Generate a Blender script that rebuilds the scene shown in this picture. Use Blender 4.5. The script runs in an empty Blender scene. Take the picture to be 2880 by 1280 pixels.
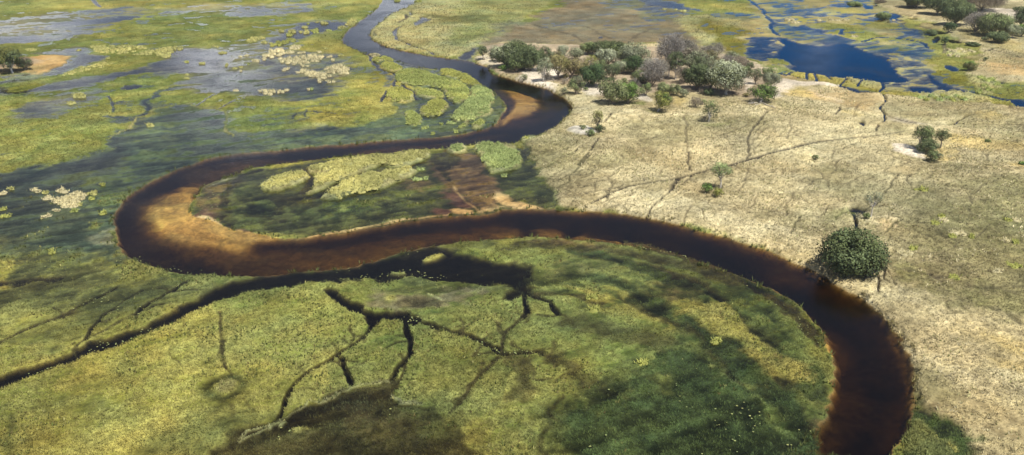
import bpy, math, random
import numpy as np
rng = np.random.default_rng(7)
SC = bpy.context.scene
COL = SC.collection

# ---------------------------------------------------------------- camera model (metres, z up, water level 0)
H = 60.0
PHI = math.radians(22.2)
FPX = 2200.0
CU, CV = 1288.0, 572.5
cp, sp_ = math.cos(PHI), math.sin(PHI)

def g(u, v, z=0.0):
    """full-view coordinate -> point on the level plane z"""
    xx = (u - CU) / FPX
    yy = (CV - v) / FPX
    dy = cp + yy * sp_
    dz = -sp_ + yy * cp
    t = (H - z) / -dz
    return xx * t, dy * t

def proj(x, y, z):
    """world -> full-view coordinate (to read off heights)"""
    a = y * cp + (H - z) * sp_
    b = -(H - z) * cp + y * sp_
    return CU + FPX * x / a, CV - FPX * b / a

FR = {'F': (0, 0, 1.118), 'Z1': (0, 0, .3756), 'Z2': (720, 0, .3756), 'Z3': (1300, 60, .3756), 'Z4': (1700, 60, .3756),
      'Z5': (2160, 0, .3756), 'Z6': (0, 430, .3756), 'Z7': (720, 430, .3756), 'Z8': (1440, 430, .3756),
      'B1': (2160, 400, .3756), 'B2': (0, 770, .4454), 'B3': (700, 770, .4454), 'B4': (1400, 770, .4454),
      'B5': (2080, 770, .4454), 'V6': (1360, 90, .2096), 'V7': (1740, 90, .2271), 'V8': (2480, 0, .2096),
      'C1': (720, 50, .2096), 'C3': (560, 60, .1921), 'C4': (1000, 0, .1941), 'D1': (0, 560, .1747),
      'D2': (2400, 900, .1863), 'D3': (2000, 380, .2717), 'D4': (1800, 0, .2717), 'Q4': (1440, 640, .9184)}

def fv(fr, x, y):
    a, b, s = FR[fr]
    return (a + x * s) / 1.118, (b + y * s) / 1.118

def pts(s):
    """'Z1 10,20 30,40 Z2 5,6' -> array of ground points"""
    out, fr = [], 'F'
    for tok in s.split():
        if ',' in tok:
            x, y = tok.split(',')
            out.append(g(*fv(fr, float(x), float(y))))
        else:
            fr = tok
    return np.array(out)

# ---------------------------------------------------------------- noise
_P = rng.permutation(1024).astype(np.int32)
_G = rng.uniform(-1, 1, 1024).astype(np.float32)
def _h(i, j):
    return _P[(_P[i & 1023] + j) & 1023]
def vnoise(x, y):
    xi = np.floor(x).astype(np.int32); yi = np.floor(y).astype(np.int32)
    fx = (x - xi).astype(np.float32); fy = (y - yi).astype(np.float32)
    ux = fx * fx * (3 - 2 * fx); uy = fy * fy * (3 - 2 * fy)
    a = _G[_h(xi, yi)]; b = _G[_h(xi + 1, yi)]; c = _G[_h(xi, yi + 1)]; d = _G[_h(xi + 1, yi + 1)]
    return (a + (b - a) * ux) * (1 - uy) + (c + (d - c) * ux) * uy
def fbm(x, y, scale, octs=4, lod=None, gain=.55, seed=0.0):
    """about -1..1; octaves finer than the local sample spacing (lod) fade out"""
    out = np.zeros(len(x), np.float32); amp = 1.0; tot = 0.0
    ca, sa = math.cos(.6), math.sin(.6)
    X, Y = x / scale + seed * 13.7 + 100, y / scale + seed * 7.3 + 100
    wl = scale
    for o in range(octs):
        w = amp
        n = vnoise(X, Y)
        if lod is not None:
            n = n * np.clip((wl / np.maximum(lod, 1e-3) - 0.8) / 1.2, 0, 1)
        out += n * w; tot += amp
        amp *= gain; wl /= 2.03
        X, Y = (X * ca - Y * sa) * 2.03, (X * sa + Y * ca) * 2.03
    return out / tot * 1.9
def worley(x, y, scale, seed=3):
    X = x / scale + 50; Y = y / scale + 50
    xi = np.floor(X).astype(np.int32); yi = np.floor(Y).astype(np.int32)
    best = np.full(len(x), 9., np.float32)
    for i in (-1, 0, 1):
        for j in (-1, 0, 1):
            a, b = xi + i, yi + j
            px = a + .5 + .42 * _G[_h(a + seed, b)]; py = b + .5 + .42 * _G[_h(a, b + seed + 17)]
            best = np.minimum(best, (X - px) ** 2 + (Y - py) ** 2)
    return np.sqrt(best)
def sstep(a, b, x):
    t = np.clip((x - a) / (b - a), 0, 1)
    return t * t * (3 - 2 * t)

def seg_dist(px, py, P, closed):
    n = len(P); d2 = np.full(len(px), 1e12)
    inside = np.zeros(len(px), bool)
    for i in range(n if closed else n - 1):
        ax, ay = P[i]; bx, by = P[(i + 1) % n]
        ex, ey = bx - ax, by - ay
        L = ex * ex + ey * ey + 1e-9
        t = np.clip(((px - ax) * ex + (py - ay) * ey) / L, 0, 1)
        dd = (px - ax - ex * t) ** 2 + (py - ay - ey * t) ** 2
        np.minimum(d2, dd, out=d2)
        if closed:
            c = (ay > py) != (by > py)
            xs = ax + (py - ay) * ex / (ey if abs(ey) > 1e-9 else 1e-9)
            inside ^= c & (px < xs)
    d = np.sqrt(d2)
    return np.where(inside, d, -d) if closed else d

def smooth_line(P, closed=False, it=2):
    for _ in range(it):
        Q = []
        n = len(P)
        rngi = range(n if closed else n - 1)
        if not closed: Q.append(P[0])
        for i in rngi:
            a, b = P[i], P[(i + 1) % n]
            Q.append(a * .75 + b * .25); Q.append(a * .25 + b * .75)
        if not closed: Q.append(P[-1])
        P = np.array(Q)
    return P

# ---------------------------------------------------------------- ground sampling grid: fan, finer near the viewer
vr = np.concatenate([np.linspace(1750, 1175, 100)[:-1], np.arange(1175, -60, -2.2)])
yy = (CV - vr) / FPX
rowY = H * (cp + yy * sp_) / (sp_ - yy * cp)
rowY = np.concatenate([[-60, -20, 10], rowY, [560, 640, 760, 950, 1300, 2000, 3500, 6000]])
rowY = np.unique(rowY)
kc = np.concatenate([np.linspace(-1.5, -.95, 50)[:-1], np.linspace(-.95, -.72, 90)[:-1], np.arange(-.72, .7201, .00116), np.linspace(.72, .95, 90)[1:], np.linspace(.95, 1.5, 50)[1:]])
NR, NC = len(rowY), len(kc)
GY = np.repeat(rowY, NC).astype(np.float64)
GX = np.tile(kc, NR) * np.maximum(GY, 60) + 0
lodrow = np.gradient(rowY)
LOD = np.repeat(np.maximum(lodrow, 0.08) * .38, NC).astype(np.float32)
N = NR * NC
CH = {}
def chan(k, n=None, v=0.):
    CH[k] = np.full(N, v, np.float32) if n is None else np.full((N, n), v, np.float32)
for k in ('z', 'amp', 'lump', 'dens', 'h', 'dry', 'streak'): chan(k)
for k in ('A', 'B', 'T'): chan(k, 3)

# shared fields
n_big = fbm(GX, GY, 45, 3, LOD, seed=1)
n_mid = fbm(GX, GY, 9, 3, LOD, seed=2)
n_sml = fbm(GX, GY, 2.0, 3, LOD, seed=3)
rx, ry = GX * .86 + GY * .5, -GX * .5 + GY * .86
n_str = .75 * fbm(rx / 4.5, ry, 2.4, 3, LOD, seed=4) + .55 * fbm(rx / 5, ry, .9, 3, LOD, seed=14)
wrx = .8 * fbm(GX, GY, 14, 4, LOD, seed=5, gain=.6) + .5 * fbm(GX, GY, 2.6, 3, LOD, seed=7, gain=.65)
wry = .8 * fbm(GX, GY, 14, 4, LOD, seed=6, gain=.6) + .5 * fbm(GX, GY, 2.6, 3, LOD, seed=8, gain=.65)

def lin(*c):
    return tuple(((v / 255) / 12.92 if v <= 10 else (((v / 255) + .055) / 1.055) ** 2.4) for v in c)

def paint(w, idx, m):
    for k, v in m.items():
        c = CH[k]
        if c.ndim == 2:
            c[idx] += (np.array(v, np.float32) - c[idx]) * w[:, None]
        else:
            c[idx] += (v - c[idx]) * w

def area(mat, s, edge=1.0, warp=1.0, strength=1.0, sm=1, extra=None):
    P = smooth_line(pts(s), True, sm) if isinstance(s, str) else s
    mrg = edge + abs(warp) * 2 + 1
    lo, hi = P.min(0) - mrg, P.max(0) + mrg
    idx = np.nonzero((GX > lo[0]) & (GX < hi[0]) & (GY > lo[1]) & (GY < hi[1]))[0]
    if not len(idx): return
    warp = warp * 1.25
    d = seg_dist(GX[idx] + wrx[idx] * warp, GY[idx] + wry[idx] * warp, P, True) + n_sml[idx] * min(edge, 2.5) * .6
    edge = edge * .8
    w = sstep(-edge, edge, d).astype(np.float32) * strength
    k = w > .002
    paint(w[k], idx[k], PAL[mat] if extra is None else {**PAL[mat], **extra})

def stroke(mat, s, width, edge=.4, warp=.6, strength=1.0, vary=.35, sm=1, extra=None):
    P = smooth_line(pts(s), False, sm) if isinstance(s, str) else s
    trk = 'track' in mat
    width = width * (.58 if trk else .42); edge = edge * (.5 if trk else .8); vary = vary * (.35 if trk else 1)
    mrg = edge + width + abs(warp) * 2 + 1
    lo, hi = P.min(0) - mrg, P.max(0) + mrg
    idx = np.nonzero((GX > lo[0]) & (GX < hi[0]) & (GY > lo[1]) & (GY < hi[1]))[0]
    if not len(idx): return
    d = seg_dist(GX[idx] + wrx[idx] * warp, GY[idx] + wry[idx] * warp, P, False)
    ww = width * .5 * np.clip(1 + 1.6 * vary * n_mid[idx] + 1.2 * vary * n_sml[idx], .25, 2.2)
    ww = np.maximum(ww, LOD[idx] * (.8 if trk else .6))
    w = sstep(ww + edge, ww - edge * .3, d).astype(np.float32) * strength
    k = w > .002
    paint(w[k], idx[k], PAL[mat] if extra is None else {**PAL[mat], **extra})

def band(mat, s, width, edge, strength=.85, warp=1.2):
    stroke(mat, s, width / .42, edge / .8, warp, strength, .8)
BEDS_GROUND = [
  'Z2 930,430 960,425 1035,455 1000,465 940,450',
  'Z2 850,400 920,405 930,430 870,425',
  'Z2 860,445 930,440 960,455 900,470',
  'Z2 930,485 1000,475 1100,510 1065,535 975,530',
  'Z2 1040,560 1100,530 1250,530 1340,575 1450,600 1590,650 1600,720 1500,790 1440,730 1400,680 1330,645 1240,650 1130,640 1050,590',
  'Z2 1370,520 1480,525 1600,560 1640,610 1700,645 1640,650 1560,630 1480,580 1400,570',
  'Z2 980,690 1060,660 1130,680 1190,720 1170,765 1040,765 975,735',
  'Z2 1200,650 1260,680 1330,680 1400,710 1410,740 1290,740 1200,710',
  'Z2 1240,860 1230,830 1300,770 1380,750 1440,780 1430,830 1340,880 1290,875',
  'Z2 1630,650 1720,665 1780,700 1760,790 1700,830 1650,890 1600,915 1480,910 1470,875 1540,800 1600,740',
  'Z2 1110,850 1200,840 1250,920 1190,950 1130,940 1140,890',
  'Z2 1590,965 1620,930 1700,895 1705,950 1640,975',
  'Z2 1660,880 1680,845 1745,810 1765,850 1700,885',
  'Z2 1520,970 1540,935 1590,910 1570,960',
  'Z7 20,250 60,220 200,170 340,140 410,160 400,190 300,230 180,280 80,288',
  'Z7 370,125 500,90 650,60 950,28 1080,30 1100,0 1330,-5 1280,50 1180,80 1060,112 980,108 960,82 880,110 780,150 720,180 560,240 480,290 400,312 378,298 450,260 415,210 430,185 520,160 410,160',
  'Z7 500,345 560,280 700,200 820,160 900,170 960,150 1070,140 1150,108 1195,135 1140,190 1040,230 940,270 870,290 740,300 660,340 590,358',
  'Z3 70,940 130,920 240,928 380,935 420,1010 462,1055 430,1105 330,1125 250,1145 200,1110 140,1040',
  'Z7 1740,60 1800,40 1917,30 1900,120 1820,155 1765,160',
  'Z3 430,905 460,870 520,858 555,865 500,905',
  'Z2 1435,1115 1500,1098 1575,1105 1570,1150 1450,1150',
]
# ---------------------------------------------------------------- ground palette (real base colours, linear)
def mat_(A, B, T, z, amp, streak=0., lump=0., dens=1., h=.4, dry=0.):
    return dict(A=A, B=B, T=T, z=z, amp=amp, streak=streak, lump=lump, dens=dens, h=h, dry=dry)
PAL = {
 'marsh': mat_((.110,.138,.028), (.262,.268,.076), (.272,.278,.082), .06, .09, .05, 0, 1.0, .34),
 'marshyel': mat_((.250,.240,.050), (.390,.345,.100), (.410,.370,.120), .09, .08, .05, 0, 1.0, .38),
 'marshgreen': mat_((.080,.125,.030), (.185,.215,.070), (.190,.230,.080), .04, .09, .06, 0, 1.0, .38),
 'marshwet': mat_((.080,.100,.032), (.180,.195,.070), (.200,.220,.080), -.02, .15, .12, 0, .8, .35),
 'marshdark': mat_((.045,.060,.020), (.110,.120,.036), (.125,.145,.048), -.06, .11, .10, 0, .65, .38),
 'murk': mat_((.036,.034,.012), (.075,.068,.024), (.105,.100,.034), -.15, .13, .12, 0, .60, .40),
 'murkgreen': mat_((.020,.034,.013), (.055,.080,.028), (.085,.125,.042), -.14, .15, .15, 0, .85, .38),
 'slough': mat_((.050,.078,.046), (.112,.142,.074), (.135,.170,.092), -.02, .09, .10, 0, .40, .22),
 'sloughdark': mat_((.030,.050,.036), (.070,.092,.060), (.110,.140,.085), -.08, .11, .13, 0, .25, .22),
 'darkwater': mat_((.025,.030,.018), (.040,.042,.022), (.100,.120,.060), -.8, .10, .10, 0, .0, .3),
 'blueopen': mat_((.050,.055,.040), (.080,.080,.050), (.180,.190,.110), -.35, .10, .14, 0, .03, .28),
 'blueweed': mat_((.095,.110,.075), (.190,.195,.110), (.230,.240,.140), .0, .13, .15, 0, .50, .28),
 'paleweed': mat_((.220,.225,.130), (.300,.290,.180), (.260,.260,.160), -.01, .10, .10, 0, .30, .25),
 'brownplain': mat_((.150,.130,.080), (.225,.190,.115), (.260,.225,.140), .06, .06, .06, 0, .45, .28),
 'brownweed': mat_((.090,.060,.028), (.170,.115,.052), (.165,.125,.060), -.03, .07, .10, 0, .35, .26),
 'redweed': mat_((.110,.055,.038), (.170,.095,.055), (.160,.090,.055), -.06, .05, .05, 0, .30, .20),
 'reedland':   mat_((.270,.275,.105), (.370,.350,.165), (.400,.385,.190), .35, .12, .08, .35, 1.0, .6),
 'reedbase':   mat_((.120,.120,.050), (.180,.170,.080), (.300,.300,.150), .12, .06, 0, 0, .4, .5),
 'darkgrass':  mat_((.090,.100,.030), (.150,.145,.050), (.150,.155,.060), .03, .05, .08, 0, .8, .4),
 'olive':      mat_((.130,.135,.020), (.200,.185,.035), (.170,.170,.040), .03, .04, .05, 0, .7, .4),
 'mats': mat_((.230,.230,.090), (.340,.305,.150), (.340,.315,.160), .04, .22, .16, 0, .45, .24),
 'fringe': mat_((.220,.220,.095), (.300,.280,.130), (.320,.300,.150), .28, .12, 0, 0, 1.0, .45),
 'dry': mat_((.350,.300,.160), (.530,.462,.272), (.570,.502,.306), .50, .06, 0, .22, 1.0, .5, 1),
 'drypale': mat_((.470,.410,.225), (.630,.560,.345), (.670,.600,.385), .55, .05, 0, .26, 1.0, .5, 1),
 'dryyel':     mat_((.480,.385,.130), (.580,.450,.180), (.600,.490,.210), .50, .05, 0, .20, 1.0, .45, 1),
 'drybrown': mat_((.190,.150,.078), (.340,.280,.145), (.450,.385,.210), .42, .06, 0, .25, .9, .48, 1),
 'drygreen': mat_((.140,.135,.058), (.260,.240,.120), (.330,.300,.165), .36, .06, 0, .22, .95, .48, 1),
 'green':      mat_((.130,.160,.040), (.200,.220,.070), (.230,.250,.090), .34, .05, 0, .10, 1.0, .4, 1),
 'orange':     mat_((.400,.250,.090), (.500,.340,.150), (.500,.360,.180), .30, .05, 0, .05, .6, .35, 1),
 'track':      mat_((.050,.045,.035), (.080,.070,.050), (.200,.180,.110), .10, .02, 0, 0, .05, .3, 1),
 'greytrack':  mat_((.280,.250,.200), (.360,.320,.260), (.300,.270,.160), .30, .02, 0, 0, .05, .3, 1),
 'sand':       mat_((.600,.530,.420), (.720,.650,.530), (.500,.450,.300), .75, .03, 0, 0, .06, .3, 1),
 'litter':     mat_((.280,.215,.150), (.460,.380,.270), (.400,.330,.220), .70, .05, 0, .05, .25, .4, 1),
 'wetsand':    mat_((.520,.380,.160), (.620,.470,.230), (.300,.280,.120), -.05, .03, 0, 0, .0, .3),
 'goldsand':   mat_((.620,.470,.230), (.680,.540,.290), (.300,.280,.120), .03, .03, 0, 0, .0, .3),
}
paint(np.ones(N, np.float32), np.arange(N), PAL['marsh'])
k = np.nonzero(n_big > -.1)[0]; paint(sstep(-.1, .5, n_big[k]).astype(np.float32) * .55, k, PAL['marshyel'])
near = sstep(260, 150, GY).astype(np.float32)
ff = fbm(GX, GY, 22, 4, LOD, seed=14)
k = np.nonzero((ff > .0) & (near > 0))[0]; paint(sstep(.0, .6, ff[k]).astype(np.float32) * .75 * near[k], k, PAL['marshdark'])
k = np.nonzero(fbm(GX, GY, 30, 3, LOD, seed=9) > .15)[0]; paint(np.full(len(k), .45, np.float32), k, PAL['marshgreen'])

A_, S_ = area, stroke
def wiggle(fr, x, y, ang, n, step):
    s = fr; 
    for _ in range(n):
        s += ' %.0f,%.0f' % (x, y); x += math.cos(ang) * step; y += math.sin(ang) * step * .6; ang += rnd.gauss(0, .35)
    return s
rnd = random.Random(12)
# ---- left side wetlands
A_('slough', 'F -500,440 0,432 100,425 200,402 290,372 300,335 370,292 420,272 500,265 560,290 565,330 650,337 760,325 900,325 1000,290 1040,300 1110,345 930,358 740,377 570,400 430,437 330,490 281,570 300,640 340,665 200,650 100,630 0,650 -500,640', 2, 2.5)
A_('marshwet', 'F -500,600 0,610 150,640 330,680 500,690 640,700 500,760 300,790 0,800 -500,800', 7, 3)
A_('sloughdark', 'F -300,435 0,440 110,425 210,400 300,375 310,400 250,440 260,480 130,520 0,560 -300,560', 4, 2.5, .85)
A_('sloughdark', 'Z6 300,250 450,240 620,250 700,300 600,480 350,520 150,480 200,330', 4, 2, .8)
A_('sloughdark', 'D1 0,300 500,350 900,300 1500,100 1700,250 1300,300 1000,400 500,450 0,420', 2, 2, .7)
A_('marshgreen', 'Z6 730,180 950,230 920,380 760,440 650,420', 3, 2, .6)
A_('paleweed', 'D1 1350,560 1560,520 1700,450 1830,560 1840,640 1500,740 1330,700', 1.5, 1.5, .55)
A_('marsh', 'Z6 620,520 730,500 720,560 640,580', 1.5, 1, .8)
A_('marshyel', 'Z6 0,820 60,850 70,950 0,990 -300,990 -300,820', 2, 2)
A_('marshdark', 'B2 170,120 230,20 420,40 400,120 280,170', 2, 2, .8)
A_('marshdark', 'B2 0,430 200,330 560,220 900,110 1100,60 900,230 560,380 300,440', 3, 2.5, .6)
S_('darkwater', 'B2 0,60 100,50 220,20 380,30', 2.2, .8, 1.5, .6)
A_('marshyel', 'B2 0,560 250,460 480,400 400,480 200,570 0,640 -300,640', 2, 2, .7)
# top-left blue water bands
A_('blueweed', 'Z1 -800,150 0,160 300,105 700,68 950,45 1060,70 1020,125 900,175 720,225 500,290 200,320 0,332 -800,360', 3, 4)
A_('paleweed', 'Z1 -200,205 100,220 300,205 500,215 560,235 300,250 100,250 -200,270', 3, 4, .7)
A_('paleweed', 'Z1 0,160 300,150 350,190 200,215 -200,220', 4, 4, .6)
A_('blueopen', 'Z1 -200,290 150,265 350,270 380,300 100,325 -200,330', 2, 3, .8)
A_('blueopen', 'Z1 340,190 700,150 1000,120 1050,135 900,160 600,190 400,205', 2, 3, .8)
A_('paleweed', 'Z1 1060,65 1300,60 1560,30 1917,40 Z2 200,20 420,30 380,80 150,120 0,130 Z1 1700,110 1500,90 1200,110', 4, 5, .7)
A_('blueweed', 'Z1 1600,60 1917,50 Z2 300,50 460,90 200,110 Z1 1800,130 1650,110', 3, 4, .7)
S_('greytrack', 'Z1 690,-10 705,10 740,55', 1.2, .5, .5, .7, extra=dict(z=-.2))
A_('blueweed', 'Z1 200,400 450,370 600,358 720,400 775,440 700,470 560,515 440,560 300,590 150,620 -600,660 -600,600 250,545 480,450 350,410', 2, 2)
A_('blueopen', 'Z1 620,400 760,430 680,465 540,500 560,440', 1.5, 1.5, .7)
W3 = 'Z1 -800,660 0,655 100,680 400,620 640,590 900,540 1100,495 1250,440 1295,410 1130,365 1120,345 1300,358 1500,355 1700,342 1917,312 Z2 40,270 150,265 300,190 440,150 620,150 760,160 720,200 620,212 500,245 330,290 200,330 100,350 400,395 650,415 720,480 710,560 620,620 520,680 480,760 330,760 200,745 0,720 Z1 1900,715 1650,690 1380,690 1290,650 1420,590 1440,530 1300,545 1100,548 800,605 650,645 400,690 200,705 -800,760'
A_('blueweed', W3, 3.5, 3)
A_('blueopen', 'Z1 -800,670 100,690 420,630 650,600 900,555 1120,505 1260,440 1330,380 1600,365 1700,440 1650,520 1450,540 1250,540 1000,560 760,610 400,680 100,700 -800,720', 5, 3, .75)
A_('blueopen', 'Z2 60,310 200,260 320,180 460,165 620,165 740,170 660,205 480,235 330,280 150,310', 1.5, 2)
A_('sloughdark', 'Z1 1620,540 1917,540 Z2 250,640 420,600 560,640 480,760 200,740 Z1 1900,700 1640,690 1500,640', 3, 2, .85)
A_('blueopen', 'C3 870,600 1000,560 1150,600 1000,640 900,640', 1, 1, .8)
A_('blueopen', 'Z1 880,665 950,640 1020,635 1025,660 940,672', 1, 1)
A_('blueweed', 'Z1 100,880 250,790 420,740 560,700 700,690 640,760 450,830 250,900 120,910', 5, 3)
A_('sloughdark', 'Z1 170,870 260,820 400,790 420,830 250,880', 4, 3, .5)
A_('slough', 'Z1 1290,650 1400,640 1300,690 1100,760 1120,830 1050,890 900,930 760,930 740,880 900,880 1060,850 1080,760 1200,690', 1.5, 2, .8)
S_('sloughdark', 'Z1 1640,690 1400,640 1250,660 1120,765 1090,830 1000,890 900,890 760,870', 2.6, .8, 2)
A_('sloughdark', 'Z1 850,1040 930,990 960,880 1060,900 1060,980 1000,1020 960,1100 860,1145', 1.5, 2, .8)
S_('sloughdark', 'Z1 800,720 845,775 838,838', .8, .4, .5)
S_('sloughdark', 'Z1 850,770 920,755', .8, .4, .5)
A_('slough', 'Z1 0,960 0,900 60,870 200,900 150,950', 3, 3, .4)
S_('blueopen', 'Z1 1470,795 1540,745 1620,700', .45, .3, .4)
S_('blueopen', 'Z1 1640,815 1740,755 1850,730', .45, .3, .4)
S_('fringe', 'Z1 830,1040 900,1000 950,970 1000,890 1060,880 1150,830 1280,790 1390,775 1500,815 1640,820 1680,860 1660,960 1720,1015 1917,1020', .5, .3, 1.0, .75)
A_('sloughdark', 'Z1 1160,830 1380,785 1500,825 1660,850 1640,960 1400,900 1200,900', 3, 1.5, .6)
S_('fringe', 'Z1 960,890 1060,880 1130,850', .35, .3, 1.4, .6)
# island with the tree on the left
A_('orange', 'Z1 -100,560 60,545 200,540 300,555 420,510 520,450 480,420 350,412 230,430 100,450 -100,470', 1.2, 1.2)
A_('litter', 'Z1 -60,540 60,530 300,490 300,440 100,440 -60,450', 2, 1, .8)
A_('marsh', 'Z1 -300,580 0,570 60,600 -50,625 -300,640', 1, 1)
A_('olive', 'Z1 20,670 120,650 300,630 380,625 200,690 60,700', 1.2, 1.2)
S_('darkwater', 'Z1 30,690 120,700 220,680 330,650', 1.6, .6, .8, .8)
# ---- right of the river, top centre
A_('reedland', 'Z2 1230,-40 1190,20 1090,75 1010,110 960,150 900,200 850,250 870,300 950,340 1060,370 1200,400 1340,430 1480,440 1560,400 1690,345 1760,300 1917,230 Z3 400,20 450,-20 520,-60 F 1500,-60', 1.6, 1.5)
A_('marsh', 'Z2 1500,-60 F 1480,-60 1420,0 1380,30 1340,50 Z2 1917,150 1800,240 1650,280 1500,240 1450,120', 7, 4, .55)
A_('marshgreen', 'C4 1400,560 1700,400 1900,380 1850,600 1700,700 1450,700', 3, 3, .5)
A_('darkgrass', 'C4 950,215 1100,230 1400,250 1700,210 1950,240 1900,330 1500,350 1250,360 1080,290', 3, 3, .75)
A_('blueopen', 'C4 955,235 1070,290 1000,330 900,380 830,362 880,300', .8, 1)
S_('blueweed', 'C4 720,210 765,260 860,275', 1, .5, .5)
S_('blueweed', 'C4 790,180 800,230', 2.5, .5, .5)
S_('blueopen', 'C4 660,370 600,430 565,500 570,560 640,600 800,650 870,690 1050,735', 2.6, .5, .8)
A_('blueopen', 'C4 1040,750 1080,745 1160,790 1150,810 1090,790', .6, .5)
A_('blueweed', 'C4 250,480 300,450 330,520 290,540', .6, .6)
S_('track', 'C4 620,330 730,290 730,230', .6, .4, .6)
S_('track', 'C4 1760,520 1900,490 2030,455 2150,420 2250,360 2200,310', 1.6, .8, 2, .55, extra=dict(z=.1))
A_('blueweed', 'C4 2000,340 2300,330 2576,300 2576,400 2200,440 1950,520 1900,560', 3, 3, .7)
A_('blueweed', 'Z2 1500,440 1560,395 1650,350 1700,345 1640,420 1640,460 1560,470', .8, .8)
A_('blueopen', 'Z2 1510,435 1570,400 1660,350 1620,400 1600,440', .8, .8)
A_('brownplain', 'F 1215,135 1240,95 1300,65 1380,28 1440,-10 1480,-80 1720,-80 1712,0 1705,40 1760,75 1830,100 1850,125 1700,105 1500,115 1330,112', 3, 3)
A_('blueweed', 'Z3 400,0 700,0 900,40 1500,0 1600,40 1700,120 1600,130 1300,60 900,90 500,40', 6, 5, .3)
A_('blueweed', 'D4 -300,-80 300,0 600,90 500,120 360,160 330,220 100,230 -100,100 -400,60', 3, 4)
A_('blueopen', 'D4 30,20 290,20 600,95 480,115 300,80 120,60', 2, 3, .6)
A_('drybrown', 'Z3 600,150 750,130 950,140 900,200 700,220', 5, 4, .5, extra=dict(lump=0, z=.1))
S_('track', 'Z3 520,20 680,70 800,100 860,120', .8, .5, 1, .6)
S_('track', 'Z3 820,100 880,140 920,160', .7, .5, 1, .5)
S_('track', 'Z3 930,40 1060,110 1120,130', .7, .5, 1, .5)
S_('track', 'Z3 1250,140 1300,100 1400,60', .7, .5, 1, .5)
A_('blueopen', 'Z3 1020,118 1050,115 1052,128 1030,128', .4, .3)
# top right marsh
A_('reedland', 'D4 340,210 440,170 560,150 1000,200 1300,240 1400,330 1350,400 1180,420 1150,560 1000,600 850,560 760,520 620,430 430,350', 2, 2, extra=dict(z=.15, lump=.2))
A_('olive', 'D4 530,230 700,190 900,240 1100,300 1180,400 1160,520 1080,600 930,580 800,470 780,380 620,320', 4, 3)
A_('reedland', 'D4 700,190 820,220 1000,270 950,290 800,270', 2, 2, .5, extra=dict(z=.15, lump=.2))
A_('marsh', 'D4 320,-40 560,60 720,110 1100,130 1260,190 1330,230 1220,70 1100,-20', 3, 3)
A_('marshyel', 'D4 750,40 1000,30 1180,60 1250,130 900,140', 3, 3, .7)
A_('blueweed', 'D4 660,150 950,130 1180,150 1280,220 1200,260 1000,200 800,190', 2, 3, .8)
A_('mats', 'F 1880,-60 2250,-60 2280,20 2330,60 2340,105 2320,190 2250,235 2100,215 1960,190 1900,150 1880,90 1895,60', 3, 3)
A_('blueweed', 'D4 1240,-60 1500,30 1740,90 1800,130 1560,220 1440,230 1380,120', 2, 3, .8)
A_('blueopen', 'D4 1640,280 1780,270 2000,350 2200,420 2100,430 1850,360 1700,330', 2, 3, .85)
A_('marsh', 'D4 1780,240 2000,225 2300,270 2350,330 2500,380 2400,430 2230,430 2050,360 1850,290', 2, 3)
A_('marsh', 'Z5 560,150 800,150 1000,190 1100,240 900,240 700,190', 3, 3, .8)
A_('marshyel', 'Z5 130,150 250,120 350,140 360,165 200,180', 2, 3, .8)
A_('marshyel', 'Z5 620,60 750,90 700,110 500,100 480,70', 2, 3, .8)
A_('slough', 'Z5 0,210 100,180 330,220 620,300 700,330 450,320 200,300 100,270', 2, 2, .7)
A_('slough', 'Z5 640,330 900,330 1200,390 1290,420 1150,430 900,400 740,370', 2, 2, .8)
A_('marsh', 'Z5 820,290 1000,280 1200,300 1200,340 1000,310 850,310', 2, 2, .8)
A_('blueweed', 'Z5 680,200 900,220 1050,210 1150,240 1230,290 1200,320 1100,270 900,250 700,240', 1.5, 2, .8)
A_('blueopen', 'Z5 900,110 960,95 1000,115 950,150 900,140', 1, 1)
A_('blueopen', 'Z5 700,30 740,45 800,70 740,70 700,55', 1, 1)
S_('blueopen', 'Z5 40,175 25,195 40,220 80,270', .9, .5, 1, .8)
S_('blueopen', 'D4 1100,-10 1220,60 1310,160 1330,200 1400,240', .5, .5, 1, .6)
S_('blueopen', 'Z5 560,225 565,260', 1.2, .5, 1)
S_('blueopen', 'Z5 700,310 800,280 1000,290 1180,320 1200,360', .7, .4, 1)
# pond
A_('blueopen', 'D4 1150,400 1480,380 1560,450 1540,520 1600,600 1560,660 1500,700 1600,760 1400,640 1150,600 1120,580 1180,480', 2, 2, .7)
A_('mats', 'Z5 0,290 90,290 130,340 110,400 0,420', 2, 2, .9, extra=dict(z=-.06))
A_('mats', 'Z5 820,440 1000,440 1250,520 1300,600 1450,650 1600,700 1400,720 1200,700 1000,680 900,590 980,540', 2, 2, extra=dict(z=-.03))
A_('marshgreen', 'Z5 0,480 140,520 170,560 60,560 0,550', 1.5, 1.5, .8)
A_('marsh', 'Z5 0,425 60,440 190,478 120,490 0,480', 1.2, 1.2)
PONDP = 'Z5 95,285 190,322 330,342 445,345 500,325 600,330 690,372 760,402 920,432 870,455 900,500 960,560 1030,605 950,600 840,606 700,585 560,580 380,560 280,545 160,530 190,480 110,440 90,415 130,350'
A_('darkwater', PONDP, 1.2, 1.4, extra=dict(z=-1.2))
A_('paleweed', 'Z5 210,322 330,320 480,340 440,345 320,342', .8, 1, .8)
A_('olive', 'Z5 1230,530 1450,540 1560,590 1500,640 1350,640 1250,590', 1.2, 1.5)
A_('blueopen', 'Z5 1200,560 1240,560 1280,620 1500,690 1400,690 1240,640', 1, 1)
A_('blueopen', 'Z5 1310,490 1380,490 1430,530 1350,530', .8, .8)
A_('blueopen', 'Z5 1000,640 1200,650 1230,680 1200,710 1080,690', 1, 1)
A_('blueopen', 'Z5 1520,600 1570,590 1600,650 1530,640', 1, 1)
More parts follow.
